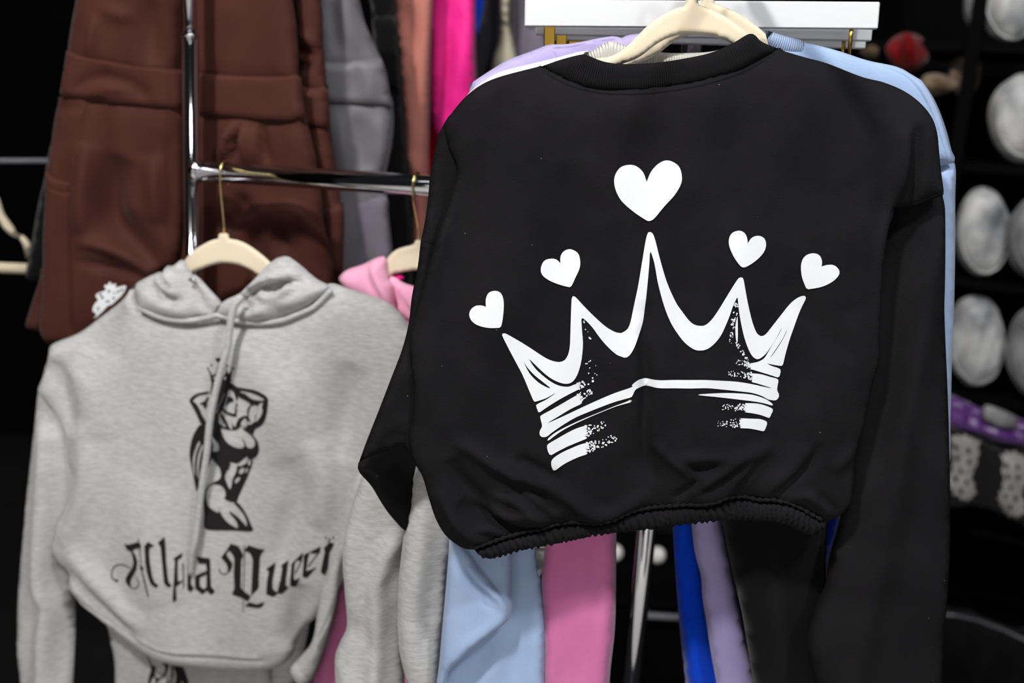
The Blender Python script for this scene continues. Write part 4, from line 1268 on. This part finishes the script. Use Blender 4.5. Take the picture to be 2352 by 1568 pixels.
# ------------------------------------------------------------------ pale pink hoodie behind the grey one
PK = Plane(955, 620, 1.475, -10, 2)
ph = thing('hoodie', at(900, 1700, 1.43), 'pale pink hoodie on the crossbar, half hidden by the black sleeve', 'hoodie', 'hoodies on the crossbar')
Z2_ = lambda p: z('Z2', p)
cloth('body', PK, [(775, 690), (800, 660), (900, 670), (1000, 690), (1150, 760), (1200, 1000), (1180, 1300), (1000, 1330), (960, 1300), (700, 1320), (690, 1260), (730, 1000), (740, 800)], M_PINK, ph, T=.014, R=.04, res=.014, w=-.018, wav=waves(75, .003, .1))
cloth('hood_half', PK, Z2_([(155, 1262), (165, 1235), (200, 1210), (260, 1190), (310, 1165), (340, 1155), (365, 1160), (375, 1240), (400, 1290), (420, 1400), (440, 1440), (400, 1420), (300, 1380), (200, 1320)]), M_LPINK, ph, T=.018, R=.03, res=.006, w=.004,
      folds=[(Z2_([(310, 1170), (335, 1260), (400, 1360), (450, 1430)]), 9, .008), (Z2_([(290, 1190), (310, 1260), (370, 1360)]), 8, -.006)], wav=waves(76, .002, .05))
cloth('hood_half', PK, Z2_([(375, 1245), (410, 1250), (440, 1270), (500, 1290), (640, 1320), (640, 1560), (520, 1520), (470, 1450), (430, 1420), (395, 1330)]), M_LPINK, ph, T=.012, R=.02, res=.007, w=-.004,
      folds=[(Z2_([(400, 1270), (440, 1340), (490, 1420)]), 8, -.008), (Z2_([(430, 1290), (470, 1350), (520, 1420)]), 8, .006)])
cloth('hood_lining', PK, Z2_([(385, 1235), (420, 1232), (446, 1240), (440, 1262), (400, 1262)]), M_HOT, ph, T=.003, R=.006, res=.006, w=-.012)
cloth('sleeve', PK, z('S', [(640, 500), (1000, 200), (1180, 100), (1260, 500), (1300, 1000), (1330, 1568), (1300, 1800), (300, 1800), (440, 1250), (560, 800)]), M_PINK, ph, T=.012, R=.03, res=.01, w=-.07,
      folds=[(z('S', [(540, 1250), (530, 1400), (500, 1568)]), 8, -.010), (z('S', [(500, 1300), (480, 1450), (450, 1568)]), 10, .006)])
hanger('coat_hanger', PK.shifted(-.002), Z2_([(488, 1100), (500, 1080), (520, 1078), (532, 1100), (560, 1108), (660, 1150), (760, 1260), (860, 1350), (820, 1380), (700, 1290), (600, 1230), (520, 1215), (440, 1225), (385, 1245), (340, 1330), (280, 1350), (260, 1330), (320, 1240),
                                             (360, 1195), (372, 1160), (410, 1125), (450, 1110)]), (961, 550),
       'beige velvet hanger holding the pale pink hoodie', hook_c=bar_point(957), hook_r=.0175, w=-.003, group='beige velvet hangers')

# ------------------------------------------------------------------ brown jumpsuits
Z1_ = lambda p: z('Z1', p)
BA = Plane(300, 400, 1.57, 0, 0)
ja = thing('jumpsuit', at(280, 790, 1.60), 'dark brown stretch jumpsuit left of the chrome post, white emblem on its leg', 'jumpsuit', 'jumpsuits on the rear rail')
cloth('bodice', BA, Z1_([(360, -260), (345, -60), (335, 20), (320, 90), (305, 180), (298, 240), (296, 290), (400, 325), (560, 345), (700, 360), (800, 365), (815, 100), (830, -260)]), M_BROWN, ja, T=.016, R=.04, res=.009, smooth=False, gain=1.8,
      folds=[(Z1_([(450, 80), (430, 180), (420, 260)]), 12, .006), (Z1_([(470, 40), (540, 70), (620, 80)]), 14, .005), (Z1_([(700, 0), (690, 150), (700, 300)]), 25, -.008)], wav=waves(81, .004, .1))
wbA = cloth('waistband', BA, Z1_([(300, 228), (400, 255), (560, 285), (700, 305), (790, 312), (830, 312), (830, 505), (790, 503), (640, 490), (400, 458), (265, 438), (278, 370), (290, 300)]), M_BROWN, ja, gain=1.8, T=.012, R=.008, res=.008, w=.0095, smooth=False,
            folds=[(Z1_([(340, 410), (450, 350), (560, 370), (700, 440)]), 14, -.005), (Z1_([(380, 440), (500, 400), (640, 400)]), 12, .004)],
            seams=[(Z1_([(304, 240), (400, 264), (560, 294), (700, 314), (800, 320)]), 3, .0018)], wav=waves(82, .003, .09))
lgA = cloth('leg', BA, Z1_([(264, 432), (285, 395), (400, 405), (560, 430), (700, 445), (830, 450), (830, 700), (825, 1000), (800, 1190), (730, 1225), (700, 1300), (600, 1420), (420, 1530), (300, 1552), (230, 1552), (200, 1540), (180, 1480),
                             (195, 1300), (195, 1080), (205, 900), (210, 770), (225, 700), (240, 560)]), M_BROWN, ja, T=.018, R=.04, res=.0075, gain=1.7,
            folds=[(Z1_([(420, 640), (400, 850), (380, 1050)]), 22, .009), (Z1_([(560, 700), (520, 850), (520, 960), (600, 1060), (700, 1200)]), 34, -.018), (Z1_([(360, 1090), (450, 1090), (600, 1150), (710, 1235)]), 13, .010),
                   (Z1_([(360, 1170), (480, 1190), (600, 1220), (690, 1250)]), 10, -.007), (Z1_([(700, 700), (720, 900), (710, 1000)]), 24, .008), (Z1_([(250, 460), (300, 480), (390, 470)]), 12, -.004), (Z1_([(760, 600), (770, 800), (775, 1100)]), 14, -.006)],
            seams=[(Z1_([(415, 468), (395, 560), (372, 680), (350, 800), (340, 900), (335, 1050), (340, 1250), (348, 1450), (355, 1530)]), 2.2, -.0022), (Z1_([(432, 470), (410, 570), (388, 690), (368, 800), (362, 900), (358, 1050)]), 1.8, -.0012)], wav=waves(83, .004, .1))
cloth('pocket', BA, Z1_([(206, 768), (216, 772), (240, 795), (280, 810), (330, 818), (335, 900), (333, 1050), (338, 1250), (345, 1450), (350, 1540), (240, 1545), (200, 1535), (180, 1470), (192, 1300), (192, 1080), (203, 900)]), M_BROWN, ja, T=.010, R=.016, res=.007, w=.013,
      seams=[(Z1_([(212, 782), (240, 808), (280, 822), (330, 832)]), 3, .0022), (Z1_([(215, 830), (270, 858), (325, 866)]), 2.4, -.0014)], wav=waves(84, .002, .07))
cloth('leg_back', BA, Z1_([(192, 1180), (180, 1250), (150, 1340), (128, 1410), (115, 1460), (120, 1480), (150, 1485), (200, 1475), (260, 1300)]), M_BROWN, ja, T=.008, R=.014, res=.008, w=-.004)
LG = lambda p: z('LG', p)
decal('emblem_print', lgA, [(LG([(430, 1220), (500, 1150), (480, 1070), (420, 1050), (415, 970), (450, 880), (510, 800), (560, 760), (540, 710), (495, 650), (505, 610), (580, 560), (680, 530), (740, 500), (745, 450), (705, 430), (700, 390), (760, 360), (800, 380), (805, 310), (850, 292), (865, 330), (850, 370), (890, 370), (905, 335), (940, 360), (990, 340),
                                  (975, 400), (965, 440), (1040, 430), (1130, 405), (1250, 390), (1230, 480), (1190, 560), (1130, 630), (1120, 660), (1010, 760), (880, 880), (800, 900), (700, 1010), (600, 1110), (520, 1180)]),
                              [LG([(800, 500), (840, 500), (845, 540), (815, 580), (790, 540)]), LG([(1030, 520), (1075, 515), (1060, 560), (1025, 590), (1010, 550)]), LG([(920, 570), (965, 560), (960, 595), (925, 600)]), LG([(620, 660), (690, 660), (690, 710), (640, 720)]),
                               LG([(740, 770), (840, 780), (830, 810), (760, 810)]), LG([(890, 700), (960, 690), (960, 730), (920, 740)]), LG([(570, 600), (640, 580), (650, 620), (590, 640)]), LG([(540, 900), (555, 900), (530, 1010), (515, 1010)]), LG([(585, 920), (600, 930), (575, 1040), (560, 1020)]),
                               LG([(1100, 500), (1180, 470), (1160, 520), (1100, 540)])])], M_WHITEPRINT, ja, res=.006, lift=.0012)

M_ = lambda p: z('M', p)
BB = Plane(600, 400, 1.57, -10, 0)
jb = thing('jumpsuit', at(600, 800, 1.62), 'brown gathered jumpsuit with a wide waistband, passing behind the chrome post to its right', 'jumpsuit', 'jumpsuits on the rear rail')
cloth('bodice', BB, M_([(-60, -300), (-60, 0), (-60, 200), (-60, 460), (60, 465), (172, 470), (300, 480), (450, 480), (612, 470), (612, 300), (598, 120), (578, 0), (560, -300)]), M_BROWN, jb, T=.018, R=.05, res=.009, smooth=False, wav=waves(88, .003, .12))
cloth('waistband', BB, M_([(-60, 388), (60, 396), (158, 402), (300, 412), (450, 418), (622, 405), (628, 480), (640, 580), (656, 665), (540, 678), (430, 676), (290, 662), (185, 648), (60, 632), (-60, 622)]), M_BROWN, jb, T=.014, R=.009, res=.008, w=.0095, smooth=False,
      seams=[(M_([(-40, 400), (165, 412), (300, 422), (450, 428), (615, 416)]), 3, .0016)], wav=waves(89, .002, .1))
cloth('leg', BB, M_([(-60, 560), (60, 570), (185, 585), (290, 600), (430, 612), (540, 616), (640, 610), (656, 668), (680, 750), (705, 860), (712, 930), (735, 1050), (745, 1200), (748, 1640), (-60, 1640), (-60, 1200), (-60, 900)]), M_BROWN, jb, T=.020, R=.04, res=.008, gain=2.2,
      folds=[(M_([(300, 670), (255, 760), (225, 880)]), 10, .010), (M_([(320, 680), (290, 760), (285, 880)]), 8, -.010), (M_([(335, 680), (340, 780), (360, 900)]), 8, .008), (M_([(435, 680), (440, 780), (470, 900)]), 8, -.007), (M_([(400, 690), (400, 800), (410, 900)]), 12, .005),
             (M_([(330, 1050), (320, 1150), (250, 1250)]), 16, -.008), (M_([(430, 1200), (550, 1170), (680, 1190)]), 22, .008), (M_([(500, 1260), (560, 1330), (580, 1380)]), 18, -.007), (M_([(380, 1250), (420, 1400), (460, 1500)]), 16, -.006)], wav=waves(90, .004, .09))
BC = Plane(720, 400, 1.60, -8, 0)
jc = thing('jumpsuit', at(730, 800, 1.66), 'brown jumpsuit beside the steel grey one, edge-on behind its brown neighbour', 'jumpsuit', 'jumpsuits on the rear rail')
cloth('bodice', BC, M_([(560, -300), (720, -300), (732, 0), (740, 100), (742, 240), (752, 340), (766, 520), (620, 520), (600, 200)]), M_BROWN, jc, T=.014, R=.03, res=.009, smooth=False,
      folds=[(M_([(610, 190), (660, 220), (735, 290)]), 9, .010), (M_([(615, 240), (660, 270), (720, 300)]), 12, -.016), (M_([(620, 390), (660, 360), (700, 340)]), 10, -.012)])
cloth('waistband', BC, M_([(600, 458), (700, 468), (768, 465), (775, 560), (782, 715), (700, 715), (620, 700)]), M_BROWN, jc, T=.012, R=.008, res=.009, w=.007, smooth=False)
cloth('leg', BC, M_([(620, 640), (700, 650), (776, 650), (795, 800), (812, 920), (835, 1060), (840, 1110), (850, 1110), (856, 1200), (845, 1640), (740, 1640), (720, 1000)]), M_BROWN, jc, T=.014, R=.025, res=.009, smooth=False)
cloth('pocket', BC, M_([(742, 1110), (800, 1115), (852, 1104), (858, 1200), (846, 1640), (760, 1640)]), M_BROWN, jc, T=.008, R=.012, res=.009, w=.01, smooth=False)

# ------------------------------------------------------------------ coloured garments further along the rear rail
GS = Plane(820, 400, 1.70, 12, 0)
gs = thing('jumpsuit', at(830, 800, 1.78), 'steel grey stretch jumpsuit next to the brown ones', 'jumpsuit', 'jumpsuits on the rear rail')
cloth('bodice', GS, Z2_([(40, -260), (225, -260), (240, -20), (270, 100), (310, 190), (348, 270), (365, 330), (250, 330), (95, 330), (60, 320)]), M_STEEL, gs, T=.016, R=.03, res=.010, folds=[(Z2_([(170, -100), (190, 100), (230, 240)]), 20, .008), (Z2_([(110, -100), (130, 100), (150, 250)]), 16, -.008)], smooth=False)
cloth('waistband', GS, Z2_([(50, 275), (180, 270), (280, 262), (345, 258), (368, 330), (380, 400), (396, 490), (300, 490), (200, 480), (60, 480)]), M_STEEL, gs, T=.014, R=.009, res=.010, w=.0105, smooth=False,
      folds=[(Z2_([(270, 280), (290, 380), (290, 480)]), 14, .008), (Z2_([(200, 290), (210, 380), (200, 470)]), 12, -.006)])
cloth('leg', GS, Z2_([(60, 420), (200, 425), (300, 430), (384, 430), (397, 490), (400, 560), (387, 680), (365, 780), (370, 880), (380, 1000), (392, 1140), (370, 1190), (330, 1250), (130, 1250), (100, 800)]), M_STEEL, gs, T=.020, R=.04, res=.010,
      folds=[(Z2_([(330, 520), (345, 640), (330, 760)]), 14, .010), (Z2_([(230, 520), (240, 640), (250, 780)]), 18, -.008), (Z2_([(150, 520), (170, 650), (200, 800)]), 18, .008), (Z2_([(250, 780), (300, 770), (340, 745)]), 8, .006)], wav=waves(92, .004, .08))
cloth('leg', GS, Z2_([(205, 900), (360, 880), (375, 980), (392, 1140), (370, 1190), (200, 1240), (215, 1100)]), M_MAUVE, gs, T=.008, R=.02, res=.010, w=.012)


def hung(name, label, cat, pts, depth, mat, seed, yaw=0, folds=(), group='garments on the rear rail', part='body', bands=()):
    py = max(p[1] for p in pts)
    px = sum(p[0] for p in pts) / len(pts)
    q = Plane(px, 300, depth, yaw, 0)
    t = thing(name, at(px, py, depth), label, cat, group)
    cloth(part, q, pts, mat, t, T=.016, R=.03, res=.012, folds=folds, wav=waves(seed, .006, .07))
    for b in bands:
        cloth('waistband', q, b, mat, t, T=.012, R=.02, res=.012, w=.012, smooth=False)
    return t


hung('trousers', 'black trousers between the steel grey jumpsuit and the dusty rose garment', 'trousers',
     Z2_([(235, -260), (395, -260), (402, 0), (412, 100), (428, 300), (440, 500), (455, 700), (468, 900), (482, 1090), (470, 1300), (340, 1300), (340, 800), (330, 200)]), 1.90, M_BLACK2, 93, part='leg',
     bands=[Z2_([(300, 60), (410, 72), (436, 410), (330, 410)])])
hung('jumpsuit', 'dusty rose garment between the black trousers and the hot pink one', 'jumpsuit',
     Z2_([(395, -260), (580, -260), (575, 0), (568, 200), (562, 450), (556, 700), (556, 900), (560, 1150), (490, 1150), (475, 900), (455, 700), (448, 560), (436, 420), (428, 330), (418, 180), (405, 60)]), 2.0, M_ROSE, 94,
     folds=[(Z2_([(470, 20), (480, 180), (450, 330)]), 18, -.012), (Z2_([(430, 100), (450, 240), (445, 330)]), 12, .010), (Z2_([(455, 690), (490, 740), (530, 790)]), 12, .010)])
hung('leggings', 'bright red leggings just showing under the hot pink garment', 'leggings', Z2_([(600, -300), (660, -300), (650, 400), (640, 900), (535, 900), (535, 700), (575, 400)]), 2.16, M_RED, 95, part='leg')
hung('leggings', 'hot pink leggings in the middle of the rear rail', 'leggings',
     Z2_([(566, -260), (765, -260), (768, 0), (770, 200), (772, 340), (770, 600), (770, 1300), (650, 1300), (640, 800), (610, 690), (585, 600), (566, 480), (566, 250)]), 2.08, M_HOT, 96, part='leg',
     folds=[(Z2_([(640, 0), (630, 250), (610, 500), (600, 700)]), 16, -.014), (Z2_([(740, 0), (745, 200), (720, 400)]), 16, .012), (Z2_([(690, 100), (690, 300), (660, 500)]), 14, .01)])
hung('leggings', 'cobalt blue leggings right of the hot pink pair', 'leggings', Z2_([(755, -260), (808, -260), (806, 0), (792, 100), (778, 180), (770, 240), (750, 240)]), 2.2, M_COBALT, 97, part='leg')
hung('trousers', 'charcoal trousers behind the cobalt leggings', 'trousers', Z2_([(770, -260), (905, -260), (900, 0), (895, 200), (880, 420), (760, 460)]), 2.32, M_DARK, 98, part='leg')
hung('shirt', 'beige top hanging right of the charcoal trousers', 'shirt', Z2_([(880, -260), (930, -260), (922, 0), (922, 120), (948, 230), (950, 330), (850, 330), (850, 260), (875, 180), (885, 60)]), 2.26, M_BEIGE, 99)
hung('shirt', 'mauve grey top at the right end of the rear rail', 'shirt', Z2_([(925, -260), (1010, -260), (1005, 100), (1050, 110), (1090, 200), (1085, 330), (930, 330), (932, 100)]), 2.36, M_MAUVE, 100)
# rail that carries them, above the picture
ra_, rb_ = at(250, -260, 1.60), at(1230, -300, 2.5)
rail = tube('clothes_rail', [(ra_.x - .1, ra_.y, ra_.z), (rb_.x + .2, rb_.y, ra_.z)], .012, M_CHROME, None, 16)
tag(rail, 'chrome rail along the top that carries the brown and coloured garments', 'clothes rail')

# ------------------------------------------------------------------ dark left background: rail, empty hanger, black garment
ga = at(-60, 369, 2.0)
gb_ = at(112, 369, 2.0)
bx = tube('shelf_rail', [ga - (gb_ - ga) * 1.5, gb_ + (gb_ - ga) * .6], .0062, M_GREYMETAL, None, 4)
tag(bx, 'thin grey metal rail at the left edge', 'rail')
LB = lambda p: z('LB', p)
EH = Plane(20, 560, 1.85, 0, 0)
eh = thing('trouser_hanger', at(0, 620, 1.85), 'empty beige hanger with a trouser bar at the left edge', 'hanger')
cloth('arm', EH, LB([(-200, 480), (-40, 520), (5, 600), (45, 720), (100, 800), (150, 870), (170, 920), (230, 940), (280, 980), (318, 1050), (300, 1120), (275, 1190), (262, 1150), (240, 1060), (200, 980), (150, 960), (80, 920), (20, 850), (-40, 760), (-200, 640)]), M_HANGER, eh, T=.005, R=.006, res=.007)
_e = [EH.o + EH.u * float(a) + EH.v * float(b) for a, b in EH.loc(LB([(-350, 1258), (280, 1285)]))]
tube('bar', _e, .0098, M_HANGER, eh, 14)
bg = thing('shirt', at(85, 650, 1.74), 'black garment hanging left of the brown jumpsuit', 'shirt')
q = Plane(85, 500, 1.74, 0, 0)
cloth('body', q, LB([(560, -60), (700, -100), (700, 1300), (350, 1400), (262, 1390), (270, 1300), (320, 1050), (400, 600), (460, 350), (500, 100)]), M_DARK2 if 'M_DARK2' in globals() else M_BLACK2, bg, T=.012, R=.03, res=.012)

# ------------------------------------------------------------------ black shelving on the right
M_POUCH = fabric('pale_grey_satin', (176, 178, 180), .1, .3, 40, .45, 0, streak=((96, 98, 102), (214, 214, 214), (9, 9, 9)), spec=.45)
M_POUCH2 = fabric('mid_grey_satin', (120, 121, 124), .1, .3, 40, .5, 0, streak=((70, 72, 75), (150, 150, 152), (9, 9, 9)), spec=.4)
M_KNIT = fabric('black_knit', (22, 21, 22), .1, .3, 100, vary=3)
M_KNITW = fabric('white_knit', (136, 134, 132), .1, .3, 100, vary=10)
M_DRED = fabric('dark_red_cloth', (104, 6, 10), .1, .2, 60, vary=16)
M_TAN = fabric('tan_cloth', (118, 100, 82), .1, .2, 50, vary=30)
SD = 2.45
sh = thing('shelving_unit', (at_y(2290, 900, SD).x, SD + .1, 0), 'black open shelving unit behind the rack on the right', 'shelf')
sy = math.radians(-28)
su = Vector((math.cos(sy), math.sin(sy), 0))
sn = Vector((-math.sin(sy), math.cos(sy), 0))
for (px, py) in ((2290, 112), (2290, 386), (2290, 652), (2290, 912), (2290, 1215), (2290, 1470)):
    c = at_y(px, py, SD)
    box('shelf_board', c + sn * .12 + su * .25, (1.3, .34, .022), M_SHELF, sh, yaw=-28)
for px in (2208,):
    c = at_y(px, 300, SD)
    box('upright', Vector((c.x, c.y, 1.05)) - sn * .03, (.03, .03, 2.1), M_SHELF, sh, yaw=-28)
c = at_y(2290, 900, SD) + su * .95
box('upright', Vector((c.x, c.y, 1.05)), (.03, .34, 2.1), M_SHELF, sh, yaw=-28)
c = at_y(2290, 900, SD)
box('back_panel', Vector((c.x, c.y, 1.05)) + sn * .31 + su * .25, (1.3, .01, 2.1), M_SHELF, sh, yaw=-28)


def pouch(cx, cy, rx, ry, depth, mat, label, seed, yaw=-10, T=.055):
    r = random.Random(seed)
    pts = []
    for k in range(16):
        a = 2 * math.pi * k / 16
        f = 1 + r.uniform(-.03, .03)
        pts.append((cx + rx * math.cos(a) * f, cy + ry * math.sin(a) * f))
    q = Plane(cx, cy, depth, yaw, 0)
    t = thing('round_pouch', at(cx, cy + ry, depth), label, 'pouch', 'round pouches on the black shelves')
    b = cloth('body', q, pts, mat, t, T=T, R=.07, res=.012, wav=waves(seed, .010, .06, 1.0), back=.8)
    rim = [(cx + rx * .86 * math.cos(a), cy + ry * .86 * math.sin(a)) for a in np.linspace(0, 2 * math.pi, 24)]
    uv = q.loc(rim)
    tube('piping', [Vector(v) for v in q.world(np.c_[uv, b.top(uv) + .001])], .003, mat, t, 6, cap=False)
    return t


pouch(2318, 22, 64, 82, SD - .02, M_POUCH, 'bright pale round pouch on the topmost shelf at the right edge', 201)
pouch(2246, 18, 34, 60, SD + .12, M_POUCH2, 'darker grey round pouch left of the topmost bright one', 202)
pouch(2350, 272, 80, 102, SD - .05, M_POUCH, 'grey round pouch alone on the second shelf, cut by the edge', 203)
pouch(2256, 534, 66, 103, SD, M_POUCH, 'pale round pouch on the third shelf beside the light blue sleeve', 204)
pouch(2382, 548, 72, 96, SD - .08, M_POUCH2, 'grey round pouch on the third shelf at the right edge', 205)
pouch(2240, 782, 70, 105, SD, M_POUCH, 'pale round pouch on the fourth shelf, lowest beside the light blue sleeve', 206)
pouch(2372, 806, 62, 105, SD - .08, M_POUCH2, 'grey round pouch on the fourth shelf at the right edge', 207)


def heap(name, px, py, rx, ry, depth, mat, label, cat, seed, T=.05, mesh='body'):
    r = random.Random(seed)
    pts = [(px + rx * math.cos(a) * r.uniform(.85, 1.1), py + ry * math.sin(a) * r.uniform(.85, 1.1)) for a in np.linspace(0, 2 * math.pi, 13)[:-1]]
    q = Plane(px, py, depth, -15, 0)
    t = thing(name, at(px, py + ry, depth), label, cat)
    return t, cloth(mesh, q, pts, mat, t, T=T, R=.06, res=.012, wav=waves(seed, .02, .05, 1.0), back=.8)


heap('folded_shirt', 2085, 122, 52, 44, SD + .05, M_DRED, 'dark red folded cloth on the shelf above the blue shoulder', 'cloth', 301)
heap('folded_shirt', 2150, 195, 46, 26, SD - .02, M_TAN, 'tan crumpled cloth below the dark red one', 'cloth', 302)
heap('folded_shirt', 2215, 170, 44, 52, SD + .1, M_TAN, 'tan patterned cloth beside the shelf upright', 'cloth', 303)
heap('folded_shirt', 2000, 118, 26, 18, SD + .1, M_TAN, 'small tan cloth right of the gold clips', 'cloth', 304)
# purple satin and black and white knitwear
SP_ = Plane(2260, 960, SD - .08, -15, 0)
st_ = thing('satin_scarf', at(2260, 1000, SD - .08), 'purple satin scarf draped along the fifth shelf', 'scarf')
cloth('body', SP_, [(2130, 905), (2190, 908), (2240, 930), (2300, 950), (2360, 965), (2450, 990), (2450, 1050), (2360, 1030), (2290, 1018), (2230, 995), (2180, 985), (2130, 985)], M_PURPLE, st_, T=.035, R=.05, res=.011,
      folds=[([(2150, 930), (2240, 955), (2330, 985), (2420, 1010)], 12, -.012), ([(2200, 915), (2240, 935), (2290, 950)], 10, .010), ([(2180, 970), (2260, 985), (2350, 1010)], 8, .008)], wav=waves(305, .008, .05))
cloth('tag', SP_, [(2262, 930), (2300, 940), (2335, 958), (2330, 985), (2290, 982), (2258, 962)], M_POUCH2, st_, T=.006, R=.01, res=.012, w=.034)
KP = Plane(2270, 1090, SD - .12, -15, 0)
kt = thing('knit_sweater', at(2270, 1200, SD - .12), 'black knitwear with a white block pattern under the purple satin', 'sweater')
kc = cloth('body', KP, [(2150, 985), (2230, 1000), (2300, 1030), (2420, 1050), (2420, 1210), (2330, 1195), (2270, 1165), (2220, 1160), (2150, 1150)], M_KNIT, kt, T=.03, R=.05, res=.012, wav=waves(306, .01, .06))
_kr = random.Random(77)
for (x0, y0) in ((2182, 1002), (2296, 1042)):
    base_ol = [(x0, y0), (x0 + 34, y0 - 6), (x0 + 68, y0 + 12), (x0 + 60, y0 + 62), (x0 + 48, y0 + 80), (x0 + 58, y0 + 128), (x0 + 38, y0 + 146), (x0 + 8, y0 + 128), (x0 - 8, y0 + 98), (x0 + 6, y0 + 66)]
    ol = []
    for k in range(10):
        ol += rag(base_ol[k], base_ol[(k + 1) % 10], 4, 5)[:-1]
    hs = []
    for (hx, hy) in ((12, 22), (38, 26), (14, 46), (40, 50), (22, 72), (10, 92), (34, 98), (22, 118)):
        a_, b_ = _kr.uniform(4, 6), _kr.uniform(6, 9)
        hs.append([(x0 + hx - a_, y0 + hy), (x0 + hx, y0 + hy - b_), (x0 + hx + a_, y0 + hy + 1), (x0 + hx + 1, y0 + hy + b_)])
    decal('block_pattern', kc, [(ol, hs)], M_KNITW, kt, res=.012, lift=.003)
FP = Plane(2260, 1460, SD - .2, -15, 0)
ft = thing('garment_bag', at(2260, 1568, SD - .2), 'black garment in clear film low on the right', 'garment bag')
fc = cloth('body', FP, [(2120, 1400), (2180, 1395), (2240, 1408), (2320, 1440), (2450, 1470), (2450, 1800), (2120, 1800)], M_BLACK2, ft, T=.04, R=.06, res=.016, wav=waves(307, .01, .08))
_q = FP.loc([(2150, 1398), (2190, 1402), (2240, 1415), (2300, 1438), (2360, 1462), (2420, 1480)])
tube('film_edge', [Vector(v) for v in FP.world(np.c_[_q, fc.top(_q) + .004])], .006, M_FILM, ft, 8)

# ------------------------------------------------------------------ between the trousers: two pale balls and dark boxes far behind
for (px, py, r, lab) in ((1511, 1266, .021, 'white ball far behind, right of the chrome post'), (1413, 1266, .021, 'white ball far behind, left of the chrome post')):
    c = at(px, 1266, 2.6)
    c.z = at(1465, 1266, 2.6).z - .031 + r * 1.1
    V, Fc = [], []
    for i in range(9):
        th = math.pi * i / 8
        for k in range(14):
            a = 2 * math.pi * k / 14
            V.append((c.x + r * math.sin(th) * math.cos(a), c.y + r * math.sin(th) * math.sin(a), c.z + r * math.cos(th) * 1.1))
    for i in range(8):
        for k in range(14):
            Fc.append((i * 14 + k, (i + 1) * 14 + k, (i + 1) * 14 + (k + 1) % 14, i * 14 + (k + 1) % 14))
    o = link('ball', np.array(V), Fc, M_WHITE)
    tag(o, lab, 'ball', 'white balls behind the rack')
c = at(1465, 1266, 2.6)
zt = c.z - .031
bxh = thing('storage_box', (c.x, c.y, 0), 'dark storage box on the floor far behind the chrome post', 'box')
box('body', (c.x, c.y, zt / 2 - .012), (.7, .4, zt - .024), M_SHELF, bxh, bev=.01)
box('lid', (c.x, c.y, zt - .012), (.72, .42, .024), M_SHELF, bxh, bev=.006)
h1, h2 = at(1488, 1425, 2.36), at(1570, 1425, 2.36)
tube('handle', [(h1.x, c.y - .2, h1.z), (h1.x, c.y - .235, h1.z), (h2.x, c.y - .235, h1.z), (h2.x, c.y - .2, h1.z)], .008, M_GREYMETAL, bxh, 8)
